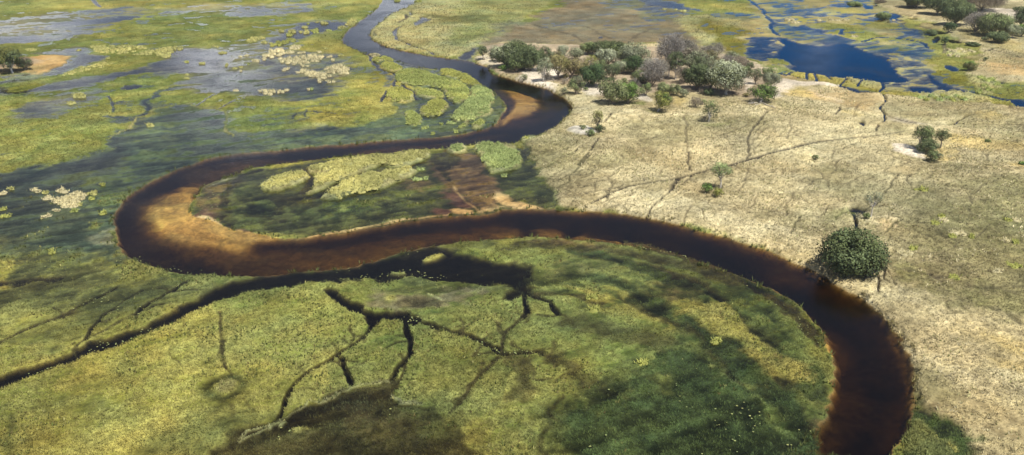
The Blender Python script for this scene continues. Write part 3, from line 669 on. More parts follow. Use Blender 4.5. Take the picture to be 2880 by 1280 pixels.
# swept bands of the big meander's point bar
A_('olive', 'B4 330,270 450,285 700,345 900,375 1150,440 1050,470 850,455 700,430 560,410 420,350 340,310', 1.5, 1.2, extra=dict(A=(.075,.08,.022), B=(.12,.12,.04), T=(.14,.15,.05), z=-.02))
S_('darkwater', 'B4 200,120 270,155 340,200 370,250', 1.6, .6, .6)
S_('murk', 'B4 250,120 420,135 560,170 640,190', 2.6, 1.4, 1, .8)
S_('murk', 'B4 820,150 900,200 960,250 1080,290 1200,350 1300,400 1360,440 1430,520 1520,600', 5.0, 2.2, 1.2, .85)
A_('murkgreen', 'B4 1370,390 1500,430 1620,500 1700,570 1760,640 1796,680 B5 100,600 200,680 330,800 420,940 300,900 B4 1796,900 1650,760 1560,640 1450,540 1380,460', 2, 1.5, .9)
S_('murk', 'B4 1000,-20 1100,20 1250,90 1400,160 1480,190 1560,250 1650,300 1740,370 1796,430 B5 130,470 200,560 300,700', 4.6, 1.6, 1, .92)
S_('murk', 'Z8 60,670 300,680 500,710 700,730 900,760 1100,800 1300,850 1500,920 1650,1000', 3.4, 1.6, 1, .7)
S_('murk', 'Z8 540,770 700,790 900,830 1100,890 1300,960 1500,1050', 3.4, 1.6, 1, .6)
S_('murkgreen', 'B4 1500,20 1640,90 1796,170 B5 150,250 280,360 380,450', 3.0, 1.2, .8, .85)
A_('brownweed', 'Z8 100,650 400,650 700,690 650,720 300,700', 1.5, 1, .5)
A_('brownweed', 'B4 1050,80 1190,110 1150,200 1000,200 950,130', 3, 2, .6, extra=dict(z=.0))
A_('brownweed', 'Z8 350,820 700,830 780,900 500,930 300,880', 3, 2, .35, extra=dict(z=.02))
A_('marshyel', 'B4 1110,200 1230,170 1350,230 1380,300 1300,300', 2, 1.5, .8)
A_('marshyel', 'B4 1330,170 1440,200 1560,260 1700,340 1796,490 B5 200,400 330,460 410,560 400,650 300,640 200,560 100,470 B4 1720,560 1600,440 1480,370 1340,290', 2.5, 1.5, .85)
A_('marshyel', 'B4 560,110 620,115 620,175 560,160', .8, .6, .9)
A_('marshyel', 'B4 590,225 650,225 650,245 600,245', .8, .6, .8)
A_('marshyel', 'B4 930,260 1050,300 1010,310 940,285', 1, .8, .5)
A_('marshyel', 'B4 1340,420 1400,400 1400,440 1350,440', .8, .6, .8)
A_('murkgreen', 'B4 980,510 1150,500 1290,520 1400,580 1440,640 1560,700 1680,860 1740,960 1796,1145 1600,1300 900,1300 820,1000 900,850 1050,700 1060,620', 4, 3, .93)
A_('murkgreen', 'B4 1040,560 1250,560 1420,700 1560,820 1640,960 1500,1010 1250,930 1080,860 1020,760', 4, 3, .8, extra=dict(z=-.28))
A_('darkwater', 'B4 1440,610 1480,610 1500,660 1560,700 1480,680', .6, .6, .8)
A_('darkwater', 'B4 1030,520 1200,520 1300,560 1200,600 1100,560', 1.8, 1.2, .5)
A_('marshgreen', 'B4 1590,770 1700,800 1796,900 B5 100,900 240,960 200,1010 B4 1796,1000 1690,920', 2, 1.5, .8)
A_('marshgreen', 'B5 0,100 200,160 430,340 500,430 470,540 380,470 250,370 100,250', 2, 1.5, .6)
A_('marshgreen', 'B4 640,620 850,600 1000,640 900,700 700,680', 3, 2, .4)
A_('murkgreen', 'B4 480,900 700,800 950,820 950,1300 480,1300', 6, 3, .6)
# fine root-like side branches of the creeks
for fr_, x_, y_ in [('B3', 640, 450), ('B3', 720, 390), ('B3', 500, 560), ('B3', 380, 630), ('B3', 260, 740), ('B3', 1005, 420), ('B3', 950, 560), ('B3', 1200, 340), ('B3', 1330, 385), ('B3', 1450, 430), ('B3', 1640, 505), ('B3', 1740, 495),
      ('B3', 1590, 390), ('B3', 1450, 650), ('B3', 1350, 780), ('B4', 180, 490), ('B4', 300, 520), ('B4', 360, 250), ('B4', 180, 250), ('B4', 420, 640), ('B2', 900, 230), ('B2', 620, 290), ('B2', 560, 380), ('B2', 1390, 420), ('B2', 1060, 110), ('B2', 400, 270),
      ('B3', 610, 600), ('B3', 860, 690), ('B3', 1560, 480), ('B4', 80, 540), ('B4', 230, 600), ('B4', 340, 880)]:
    for q_ in range(2):
        S_('murk', wiggle(fr_, x_, y_, rnd.uniform(0, 6.28), rnd.randint(4, 7), rnd.uniform(22, 38)), .45, .5, .7, .75, .3)

A_('marshwet', 'B5 440,640 520,620 540,700 500,900 380,960 420,800', 2, 1.5, .7)
A_('brownweed', 'B5 400,930 520,920 500,980 380,1060 250,1145 180,1145 330,1020', 1.2, 1, .8, extra=dict(z=-.05))
A_('murk', 'B5 -50,30 150,110 330,220 470,340 540,430 570,560 520,480 430,350 250,200 0,60', .8, .8, .9)
# east bank, bottom corner
A_('murkgreen', 'B5 1110,690 1160,760 1200,850 1330,920 1430,990 1500,1060 1500,1300 1000,1300 1060,960', 1.5, 1.2)
A_('reedland', 'B5 1095,960 1180,975 1260,1030 1280,1070 1370,1100 1380,1200 1000,1200 1060,1060', 1, .8, .8, extra=dict(A=(.10,.115,.04), B=(.17,.18,.065), T=(.2,.21,.08)))
A_('drybrown', 'B5 1180,800 1300,830 1330,880 1240,890', 1.5, 1, .6, extra=dict(lump=.05))

for s_ in BEDS_GROUND: area('reedland', s_, .5, .5, .95, extra=dict(z=.45, lump=.25, dens=.6))
for q_, w_ in (('Z7 410,350 490,325 560,258 700,192 810,148 900,140 975,118 1070,128 1160,95 1260,70', 1.3), ('Z7 330,300 400,225 415,185 380,150 350,120', 1.1), ('Z7 930,190 940,240', .5), ('Z7 400,200 390,260 360,300', 1.5)):
    S_('murk', q_, w_ * 1.6, .5, .3, 1, .2)

# ---------------------------------------------------------------- the river channel
RIV = ('F 930,-60 960,-15 968,0 945,28 905,55 875,78 862,98 868,112 900,128 940,140 975,152 C1 1360,470 Z2 930,415 1020,440 1100,470 1180,490 1290,510 1370,520 1480,530 1600,580 1700,630 1790,690 1850,760 1870,800 1840,870 1780,930 '
       '1700,970 1580,1000 1400,1030 1100,1045 900,1055 700,1080 500,1090 300,1110 100,1135 Z6 1850,0 1650,30 1500,65 1330,125 1180,200 1050,260 960,330 860,440 830,510 870,620 900,720 980,785 1100,830 1250,875 1400,905 1600,915 1780,920 '
       'Z7 0,930 250,900 500,880 650,865 820,830 1000,765 1200,715 1440,680 1640,655 1917,632 Z8 150,622 300,635 600,655 900,695 1200,755 1450,845 1700,925 1917,1015 B5 0,25 120,65 250,125 360,185 430,250 520,350 560,450 590,520 605,590 580,690 550,830 530,930 450,1020 310,1145 100,1300 '
       'B5 700,1500 900,1300 990,1145 1040,1010 1090,930 1110,830 1112,690 1090,570 1040,450 950,340 850,230 760,145 600,60 500,8 Z8 1917,735 1800,695 1600,635 1450,598 1300,550 1150,510 1020,478 900,462 640,440 400,430 200,420 0,425 '
       'Z7 1860,425 1820,450 1700,462 1500,472 1300,487 1100,507 950,542 800,568 650,597 500,617 350,640 200,640 0,600 Z6 1800,575 1700,545 1600,505 1480,480 1430,460 1400,410 1460,330 1480,270 1560,215 1700,180 1830,130 1917,110 '
       'Z7 200,80 500,40 800,10 950,-5 Z2 1000,1140 1200,1125 1380,1115 Z3 60,930 200,925 380,915 430,895 520,865 600,840 680,800 740,750 790,690 825,655 800,620 740,560 650,510 560,480 430,450 330,420 240,400 180,350 '
       'Z2 1720,500 1640,470 1560,455 1480,442 1340,430 1200,400 1060,370 950,340 870,300 850,250 900,200 960,150 1010,110 1090,75 1190,20 1215,0 1260,-60')
DEP = np.full(N, 1.15, np.float32)
def depth(v, s, edge=2., strength=1.):
    P = smooth_line(pts(s), True, 2)
    lo, hi = P.min(0) - edge - 3, P.max(0) + edge + 3
    idx = np.nonzero((GX > lo[0]) & (GX < hi[0]) & (GY > lo[1]) & (GY < hi[1]))[0]
    d = seg_dist(GX[idx] + wrx[idx] * .8, GY[idx] + wry[idx] * .8, P, True)
    w = sstep(-edge, edge, d) * strength
    DEP[idx] += (v - DEP[idx]) * w
def depthline(v, s, width, edge=1.5, strength=1.):
    P = smooth_line(pts(s), False, 2)
    mrg = width + edge + 3
    lo, hi = P.min(0) - mrg, P.max(0) + mrg
    idx = np.nonzero((GX > lo[0]) & (GX < hi[0]) & (GY > lo[1]) & (GY < hi[1]))[0]
    d = seg_dist(GX[idx] + wrx[idx] * .6, GY[idx] + wry[idx] * .6, P, False)
    w = sstep(width / 2 + edge, width / 2 - edge, d) * strength
    DEP[idx] += (v - DEP[idx]) * w
depth(.68, 'F 560,640 600,625 800,620 1000,600 1150,570 1300,565 1500,575 1500,600 1250,600 1100,620 950,660 800,685 600,680', 3)
depth(.6, 'Z6 1000,340 1250,260 1500,130 1917,20 1917,80 1600,190 1480,280 1450,420 1700,600 1917,690 1917,830 1600,800 1300,740 1100,640 1000,480', 3)
depth(.20, 'Z6 1100,380 1300,270 1440,200 1470,300 1450,420 1650,500 1917,600 1917,720 1700,715 1500,700 1300,660 1120,580 1060,470', 2.2)
depth(.11, 'Z6 1120,430 1330,370 1420,390 1500,450 1620,470 1800,540 1917,580 Z7 0,570 200,590 330,600 200,640 0,655 Z6 1900,680 1750,650 1600,620 1400,590 1250,560 1130,500', 1.2)
depthline(.38, 'Z7 1500,600 1650,600 1917,595 Z8 100,590 300,600 450,600 600,630 800,655', 1.8, 1.5)
depthline(.34, 'Z8 800,655 1100,725 1300,780 1450,820 1700,890 1917,990 B5 60,20 200,80 330,160 430,240', 1.6, 1.5)
depthline(.45, 'B5 430,240 520,330 570,430 600,560', 1.6, 1.5, .8)
depth(.10, 'B5 550,420 600,470 610,530 570,540 550,480', .4)
depth(.15, 'B5 560,600 610,580 630,620 570,660', .6, .8)
depth(.15, 'B5 310,200 370,225 340,240', .4, .8)
depthline(.9, 'Z8 600,600 800,580 900,640', 2, 1.5, .7)
depthline(.7, 'B5 560,300 620,350 680,420 700,480', 4, 3, .8)
depth(1.25, 'B5 560,640 700,560 760,640 700,700 600,760', 4)
depth(1.3, 'B5 560,980 760,880 1000,900 980,1020 860,1145 450,1200', 4)
depth(1.9, 'Z8 1450,640 1917,800 B5 100,20 300,60 560,130 760,250 900,400 1000,560 1040,700 1000,900 900,1100 780,1300 560,1300 640,1000 760,800 760,640 700,480 560,300 350,140 0,-20 Z8 1300,620', 3.5, .85)
depth(1.4, 'Z8 500,440 900,500 1300,600 1500,680 1400,700 900,600 500,540', 3, .7)
depthline(.55, 'B5 950,380 1020,480 1070,600 1085,800', .8, .8, .8)
depthline(.7, 'Z8 700,445 1000,480 1300,560 1600,650 1917,750', .5, .8, .8)
depth(.6, 'Z7 500,840 700,820 850,830 700,880 550,880', 2.5, .7)
depth(.5, 'Z7 1440,600 1917,560 Z8 250,520 440,560 300,610 0,620', 2, .7)
depthline(1.5, 'Z8 480,500 430,590', 2, 1.5, .8)
depthline(1.6, 'Z8 120,470 130,600', 2, 1.5, .6)
depthline(1.6, 'Z8 900,540 850,620', 2, 1.5, .6)
# east bend bar
depth(.7, 'V6 150,720 400,780 620,830 850,880 1000,1000 900,1145 Z3 500,760 350,790 180,800 240,740 380,620 300,560', 2.5)
depth(.16, 'V6 200,750 420,790 600,830 720,900 760,1000 650,1100 450,1145 Z3 300,740 250,780 210,770 330,690 385,600 350,550', 1.4)
depth(.10, 'Z2 1800,930 1900,850 1960,800 1917,870 1850,930', .6)
depth(.45, 'Z2 1780,640 1860,680 1930,760 1900,840 1860,760 1800,700', 1.5, .7)
depth(1.1, 'Z2 880,1100 1200,1080 1500,1060 1917,1000 1917,1040 1500,1110 1100,1130', 2, .5)
depth(1.0, 'Z6 1250,180 1500,80 1917,10 1917,60 1600,110 1400,200 1200,260', 2, .5)
depth(.6, 'Z6 1300,150 1500,75 1917,15 Z7 200,30 600,0 Z2 900,1075 1300,1060 1600,1020 1880,960 1880,1000 1500,1080 1100,1125 Z7 300,60 Z6 1917,90 1600,170 1400,260', 2.5, .8)
depth(.72, 'Z7 0,700 300,690 700,660 1100,580 1500,520 1900,500 1900,600 1500,660 1100,720 700,830 300,880 0,880', 2.5, .7)
RP = smooth_line(pts(RIV), True, 1)
idx = np.nonzero((GY > 20) & (GY < 700))[0]
d = np.full(N, -99., np.float32)
d[idx] = seg_dist(GX[idx] + wrx[idx] * .6, GY[idx] + wry[idx] * .6, RP, True) + .22 * n_sml[idx]
RD = d
ins = np.nonzero(d > -1.2)[0]
din = d[ins]
# submarine bars: low dunes across the stream
dun = fbm(GX[ins] * .8 + GY[ins] * .3, GY[ins], 5, 2, LOD[ins], seed=12)
zb = -(DEP[ins] * (1 + .08 * dun + .20 * np.sin((GX[ins] * .5 + GY[ins] * .9) * 1.1 + 2.5 * n_mid[ins]) * sstep(.9, .3, DEP[ins]) + .02 * n_sml[ins]) * sstep(-.15, np.clip(DEP[ins] * .9, .2, 1.0), din) + .02)
w = sstep(-.9, .1, din).astype(np.float32)
# a low cut bank stays dry-grass brown: blend height and bed colour
CH['z'][ins] = CH['z'][ins] * (1 - w) + zb * w
for k in ('amp', 'lump', 'streak'): CH[k][ins] *= (1 - w)
CH['dens'][ins] *= 1 - sstep(-.5, .2, din)
wc = sstep(-.35, .15, din).astype(np.float32)[:, None]
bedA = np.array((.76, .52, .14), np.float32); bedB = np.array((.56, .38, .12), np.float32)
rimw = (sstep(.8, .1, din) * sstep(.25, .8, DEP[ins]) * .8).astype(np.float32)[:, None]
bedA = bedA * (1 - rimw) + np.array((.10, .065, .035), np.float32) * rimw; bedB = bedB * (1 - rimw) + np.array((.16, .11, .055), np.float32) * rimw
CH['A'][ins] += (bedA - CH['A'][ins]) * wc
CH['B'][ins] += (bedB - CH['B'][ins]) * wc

# scroll bars: low ridges and wet swales of the big meander run parallel to the bank
def scroll(poly, centre, wet, dryk, sc=3.2, lo=-.05, hi=.18, st=.8):
    P = smooth_line(pts(poly), True, 1)
    lo_, hi_ = P.min(0) - 12, P.max(0) + 12
    idx = np.nonzero((GX > lo_[0]) & (GX < hi_[0]) & (GY > lo_[1]) & (GY < hi_[1]) & (RD < -1.2))[0]
    w0 = sstep(-3, 8, seg_dist(GX[idx] + wrx[idx] * 3, GY[idx] + wry[idx] * 3, P, True)).astype(np.float32)
    c = np.array(g(*fv(*centre)))
    ang = np.arctan2(GY[idx] - c[1], GX[idx] - c[0])
    rad = RD[idx] + .8 * n_mid[idx] + .8 * n_big[idx]
    s = fbm(rad, ang * 13, sc, 3, LOD[idx], seed=88, gain=.6) + .25 * n_sml[idx]
    a = sstep(lo, lo - .4, s).astype(np.float32) * w0 * st; k = a > .01; paint(a[k], idx[k], PAL[wet])
    a = sstep(hi, hi + .45, s).astype(np.float32) * w0 * st * .8; k = a > .01; paint(a[k], idx[k], PAL[dryk])
scroll('B4 80,0 400,-10 900,20 1300,120 1650,330 B5 300,500 450,700 430,900 300,1000 B4 1796,1000 1500,700 1100,420 700,330 400,250 200,150', ('B4', 600, 1100), 'murkgreen', 'marshyel')
scroll('Z7 0,340 500,380 1000,300 1300,250 1300,440 900,500 350,600 0,560 Z6 1500,440 1480,260 1700,200', ('Z7', 700, 300), 'murkgreen', 'marshgreen', 2.2, -.1, .15, .7)
scroll('B4 500,600 900,620 1300,800 1796,1000 1796,1400 300,1400 200,900', ('B4', 600, 1100), 'murkgreen', 'marshgreen', 4, .05, .35, .6)
A_('murkgreen', 'Q4 420,385 560,395 640,470 760,550 900,630 960,690 1000,800 250,800 220,660 290,540 400,470', 1.6, 4, .85)
A_('olive', 'Q4 120,275 200,270 330,300 500,345 480,370 330,360 200,320', 2, 1.5, .8, extra=dict(A=(.06,.065,.02), B=(.11,.11,.035), T=(.12,.13,.045), z=-.04))
band('murkgreen', 'Q4 200,80 290,92 400,130 520,172 640,222 720,280 800,345 860,400 900,450 930,520', 1.7, .9)
band('murk', 'Q4 380,45 500,85 620,130 750,195 850,262 925,330', 1.1, .7, .8)
band('murk', 'Q4 -20,60 100,55 220,75', .9, .8, .6)
band('murkgreen', 'Q4 380,225 450,260 560,300 640,350 705,405 765,475 835,565 910,660', 2.6, 1.6, .9)
band('murkgreen', 'Q4 140,150 260,150 380,190 470,250', 1.6, 1.2, .6)
A_('marshyel', 'Q4 500,228 565,232 645,285 740,325 805,375 885,415 905,468 855,482 790,432 735,372 640,335 540,292', 1.6, 1.4, .9)
A_('marshgreen', 'Q4 640,205 760,262 850,325 930,395 945,435 880,405 800,335 700,272', 1.2, 1, .8)
A_('marshgreen', 'Q4 730,520 780,530 850,600 830,640 760,580', 1.5, 1.2, .8)
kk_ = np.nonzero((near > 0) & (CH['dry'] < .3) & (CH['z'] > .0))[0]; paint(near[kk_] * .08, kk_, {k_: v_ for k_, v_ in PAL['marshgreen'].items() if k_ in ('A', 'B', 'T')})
# ---------------------------------------------------------------- evaluate the ground
wl = worley(GX, GY, .85)
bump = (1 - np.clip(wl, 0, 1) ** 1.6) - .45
lodf = np.clip((1.4 - LOD) / .9, 0, 1)
wl2 = worley(GX + wrx * .6, GY + wry * .6, 1.9, 5)
bump2 = (1 - np.clip(wl2, 0, 1) ** 1.5) - .45
GZ = CH['z'] + CH['amp'] * (.6 * n_mid + .5 * n_sml) + CH['streak'] * n_str * 1.1 + CH['lump'] * (bump * lodf * .8 + bump2 * .35 * np.clip((3.5 - LOD) / 2, 0, 1))
GZ = GZ.astype(np.float32)
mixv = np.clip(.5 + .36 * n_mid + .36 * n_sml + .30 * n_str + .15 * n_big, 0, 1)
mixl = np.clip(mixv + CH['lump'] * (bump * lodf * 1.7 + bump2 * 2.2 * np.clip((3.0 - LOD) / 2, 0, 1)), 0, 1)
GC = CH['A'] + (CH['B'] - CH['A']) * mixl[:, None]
tone = 1 + .24 * fbm(GX, GY, .7, 2, LOD, seed=21) + .16 * fbm(GX, GY, 4, 3, LOD, seed=23) + .14 * fbm(GX, GY, 20, 3, LOD, seed=22)
hue = (1 - .7 * np.clip(CH['dry'], 0, 1)) * .9 * fbm(GX, GY, 7, 4, LOD, seed=24, gain=.7) + (1 - .6 * np.clip(CH['dry'], 0, 1)) * .5 * fbm(GX, GY, 28, 2, LOD, seed=25)
tone = tone * (1 + .16 * fbm(GX, GY, 11, 3, LOD, seed=26))
HUE = np.clip(1 + hue[:, None] * np.array((.09, -.01, -.12), np.float32), .5, 1.5)
GC = np.clip(GC * tone[:, None] * HUE, .004, .9).astype(np.float32)

def gidx(x, y):
    r = np.clip(np.searchsorted(rowY, y), 1, NR - 1)
    r = np.where(np.abs(rowY[r - 1] - y) < np.abs(rowY[r] - y), r - 1, r)
    kk = x / np.maximum(y, 60)
    c = np.clip(np.searchsorted(kc, kk), 1, NC - 1)
    return r * NC + c
def gz(x, y):
    return float(GZ[gidx(np.array([x]), np.array([y]))][0])
# ---------------------------------------------------------------- mesh helpers
def mesh_np(name, V, F, colors=None, mat=None, smooth=False, nv=None):
    """V (n,3), F (m,k) all faces with k corners"""
    me = bpy.data.meshes.new(name)
    V = np.ascontiguousarray(V, np.float32); F = np.ascontiguousarray(F, np.int32)
    m, k = F.shape
    me.vertices.add(len(V)); me.vertices.foreach_set('co', V.ravel())
    me.loops.add(m * k); me.loops.foreach_set('vertex_index', F.ravel())
    me.polygons.add(m)
    me.polygons.foreach_set('loop_start', np.arange(0, m * k, k, dtype=np.int32))
    me.polygons.foreach_set('loop_total', np.full(m, k, np.int32))
    if smooth: me.polygons.foreach_set('use_smooth', np.ones(m, bool))
    if colors is not None:
        a = me.color_attributes.new('Col', 'FLOAT_COLOR', 'POINT')
        c = np.ones((len(V), 4), np.float32); c[:, :3] = colors
        a.data.foreach_set('color', c.ravel())
    if mat: me.materials.append(mat)
    me.update(); me.validate()
    return me
def link(name, data, parent=None, loc=None):
    o = bpy.data.objects.new(name, data); COL.objects.link(o)
    if parent is not None: o.parent = parent
    if loc is not None: o.location = loc
    return o
def tag(o, label=None, cat=None, group=None, kind=None):
    if label: o['label'] = label
    if cat: o['category'] = cat
    if group: o['group'] = group
    if kind: o['kind'] = kind
    return o

# ---------------------------------------------------------------- materials
def new_mat(name):
    m = bpy.data.materials.new(name); m.use_nodes = True
    nt = m.node_tree; nt.nodes.clear()
    return m, nt, nt.nodes, nt.links
def ground_mat():
    m, nt, nd, lk = new_mat('ground_cover')
    out = nd.new('ShaderNodeOutputMaterial'); b = nd.new('ShaderNodeBsdfPrincipled')
    at = nd.new('ShaderNodeVertexColor'); at.layer_name = 'Col'
    geo = nd.new('ShaderNodeNewGeometry')
    n1 = nd.new('ShaderNodeTexNoise'); n1.inputs['Scale'].default_value = 3.2; n1.inputs['Detail'].default_value = 4; n1.inputs['Roughness'].default_value = .7
    lk.new(geo.outputs['Position'], n1.inputs['Vector'])
    mp = nd.new('ShaderNodeMapRange'); mp.inputs[1].default_value = .3; mp.inputs[2].default_value = .7
    mp.inputs[3].default_value = .62; mp.inputs[4].default_value = 1.38
    lk.new(n1.outputs['Fac'], mp.inputs[0])
    mx = nd.new('ShaderNodeVectorMath'); mx.operation = 'SCALE'
    lk.new(at.outputs['Color'], mx.inputs[0]); lk.new(mp.outputs[0], mx.inputs['Scale'])
    lk.new(mx.outputs[0], b.inputs['Base Color'])
    bp = nd.new('ShaderNodeBump'); bp.inputs['Strength'].default_value = .6; bp.inputs['Distance'].default_value = .12
    lk.new(n1.outputs['Fac'], bp.inputs['Height']); lk.new(bp.outputs[0], b.inputs['Normal'])
    b.inputs['Roughness'].default_value = .95; b.inputs['Specular IOR Level'].default_value = .1
    lk.new(b.outputs[0], out.inputs['Surface'])
    return m
def leaf_mat(name, trans=.25, rough=.7, spec=.25, up=0., lobe=False):
    m, nt, nd, lk = new_mat(name)
    out = nd.new('ShaderNodeOutputMaterial'); b = nd.new('ShaderNodeBsdfPrincipled')
    at = nd.new('ShaderNodeVertexColor'); at.layer_name = 'Col'
    geo = nd.new('ShaderNodeNewGeometry')
    n1 = nd.new('ShaderNodeTexNoise'); n1.inputs['Scale'].default_value = 1.3; n1.inputs['Detail'].default_value = 3
    lk.new(geo.outputs['Position'], n1.inputs['Vector'])
    mp = nd.new('ShaderNodeMapRange'); mp.inputs[1].default_value = .3; mp.inputs[2].default_value = .7
    mp.inputs[3].default_value = .8; mp.inputs[4].default_value = 1.2
    lk.new(n1.outputs['Fac'], mp.inputs[0])
    mx = nd.new('ShaderNodeVectorMath'); mx.operation = 'SCALE'
    lk.new(at.outputs['Color'], mx.inputs[0]); lk.new(mp.outputs[0], mx.inputs['Scale'])
    lk.new(mx.outputs[0], b.inputs['Base Color'])
    b.inputs['Roughness'].default_value = rough; b.inputs['Specular IOR Level'].default_value = spec
    t = nd.new('ShaderNodeBsdfTranslucent'); lk.new(mx.outputs[0], t.inputs['Color'])
    ms = nd.new('ShaderNodeMixShader'); ms.inputs[0].default_value = trans
    if lobe:  # leaves of a clump face outward from it
        an = nd.new('ShaderNodeAttribute'); an.attribute_name = 'Nd'
        s1 = nd.new('ShaderNodeVectorMath'); s1.operation = 'SCALE'; s1.inputs['Scale'].default_value = .45; lk.new(geo.outputs['Normal'], s1.inputs[0])
        v1 = nd.new('ShaderNodeVectorMath'); v1.operation = 'ADD'; lk.new(s1.outputs[0], v1.inputs[0]); lk.new(an.outputs['Vector'], v1.inputs[1])
        v2 = nd.new('ShaderNodeVectorMath'); v2.operation = 'NORMALIZE'; lk.new(v1.outputs[0], v2.inputs[0]); lk.new(v2.outputs[0], b.inputs['Normal'])
    if up:  # matted stems scatter light like a soft surface: turn the shading normal part way up
        v1 = nd.new('ShaderNodeVectorMath'); v1.operation = 'ADD'; v1.inputs[1].default_value = (0, 0, up)
        lk.new(geo.outputs['Normal'], v1.inputs[0]); v2 = nd.new('ShaderNodeVectorMath'); v2.operation = 'NORMALIZE'
        lk.new(v1.outputs[0], v2.inputs[0]); lk.new(v2.outputs[0], b.inputs['Normal'])
    lk.new(b.outputs[0], ms.inputs[1]); lk.new(t.outputs[0], ms.inputs[2]); lk.new(ms.outputs[0], out.inputs['Surface'])
    return m
def bark_mat(name, c, c2):
    m, nt, nd, lk = new_mat(name)
    out = nd.new('ShaderNodeOutputMaterial'); b = nd.new('ShaderNodeBsdfPrincipled')
    geo = nd.new('ShaderNodeNewGeometry')
    n1 = nd.new('ShaderNodeTexNoise'); n1.inputs['Scale'].default_value = 4; n1.inputs['Detail'].default_value = 4
    lk.new(geo.outputs['Position'], n1.inputs['Vector'])
    r = nd.new('ShaderNodeValToRGB'); r.color_ramp.elements[0].position = .35; r.color_ramp.elements[1].position = .65
    r.color_ramp.elements[0].color = (*c2, 1); r.color_ramp.elements[1].color = (*c, 1)
    lk.new(n1.outputs['Fac'], r.inputs[0]); lk.new(r.outputs[0], b.inputs['Base Color'])
    b.inputs['Roughness'].default_value = .9
    lk.new(b.outputs[0], out.inputs['Surface'])
    return m
def water_mat():
    m, nt, nd, lk = new_mat('tea_brown_water')
    out = nd.new('ShaderNodeOutputMaterial')
    tr = nd.new('ShaderNodeBsdfTransparent'); gl = nd.new('ShaderNodeBsdfGlossy'); gl.inputs['Roughness'].default_value = .07
    fr = nd.new('ShaderNodeFresnel'); fr.inputs['IOR'].default_value = 1.33
    geo = nd.new('ShaderNodeNewGeometry')
    mpn = nd.new('ShaderNodeMapping'); mpn.inputs['Scale'].default_value = (1, .55, 1); mpn.inputs['Rotation'].default_value = (0, 0, .5)
    lk.new(geo.outputs['Position'], mpn.inputs['Vector'])
    n1 = nd.new('ShaderNodeTexNoise'); n1.inputs['Scale'].default_value = 2.2; n1.inputs['Detail'].default_value = 3; n1.inputs['Roughness'].default_value = .6
    lk.new(mpn.outputs[0], n1.inputs['Vector'])
    n2 = nd.new('ShaderNodeTexNoise'); n2.inputs['Scale'].default_value = .09; n2.inputs['Detail'].default_value = 3; lk.new(geo.outputs['Position'], n2.inputs['Vector'])
    r2 = nd.new('ShaderNodeMapRange'); r2.inputs[1].default_value = .4; r2.inputs[2].default_value = .65; r2.inputs[3].default_value = .03; r2.inputs[4].default_value = .22
    lk.new(n2.outputs['Fac'], r2.inputs[0]); lk.new(r2.outputs[0], gl.inputs['Roughness'])
    bp = nd.new('ShaderNodeBump'); bp.inputs['Strength'].default_value = .8; bp.inputs['Distance'].default_value = .035
    lk.new(n1.outputs['Fac'], bp.inputs['Height'])
    lk.new(bp.outputs[0], gl.inputs['Normal']); lk.new(bp.outputs[0], fr.inputs['Normal'])
    mx = nd.new('ShaderNodeMixShader')
    lk.new(fr.outputs[0], mx.inputs[0]); lk.new(tr.outputs[0], mx.inputs[1]); lk.new(gl.outputs[0], mx.inputs[2])
    lk.new(mx.outputs[0], out.inputs['Surface'])
    va = nd.new('ShaderNodeVolumeAbsorption'); va.inputs['Color'].default_value = (.335, .235, .06, 1); va.inputs['Density'].default_value = 1.5
    lk.new(va.outputs[0], out.inputs['Volume'])
    return m
M_GROUND = ground_mat(); M_LEAF = leaf_mat('leaves', .12, lobe=True); M_GRASS = leaf_mat('grass_blades', .2, .85, .1, up=2.4)
M_REED = leaf_mat('reed_stems', .2, .85, .1, up=.55)
M_TWIG = leaf_mat('bare_twigs', .0, .9, .1)
M_BARK = bark_mat('grey_bark', (.30, .26, .21), (.16, .13, .10)); M_PALEBARK = bark_mat('pale_bark', (.72, .67, .60), (.48, .43, .37))
M_PAD = leaf_mat('lily_leaf', .1, .35, .5)

# ---------------------------------------------------------------- ground and water
V = np.stack([GX, GY, GZ], 1)
ii = (np.arange(NR - 1)[:, None] * NC + np.arange(NC - 1)[None, :]).ravel()
F = np.stack([ii, ii + 1, ii + NC + 1, ii + NC], 1)
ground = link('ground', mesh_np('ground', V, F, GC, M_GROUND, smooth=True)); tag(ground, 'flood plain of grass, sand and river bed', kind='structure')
del V, F, ii
wx, wy0, wy1 = 9000, -300, 6000
Vw = [(-wx, wy0, 0), (wx, wy0, 0), (wx, wy1, 0), (-wx, wy1, 0), (-wx, wy0, -9), (wx, wy0, -9), (wx, wy1, -9), (-wx, wy1, -9)]
me = bpy.data.meshes.new('water'); me.from_pydata(Vw, [], [(0, 1, 2, 3), (7, 6, 5, 4), (0, 4, 5, 1), (1, 5, 6, 2), (2, 6, 7, 3), (3, 7, 4, 0)])
me.materials.append(water_mat()); me.update()
water = link('river_water', me); tag(water, 'clear tea brown river and marsh water', kind='structure')

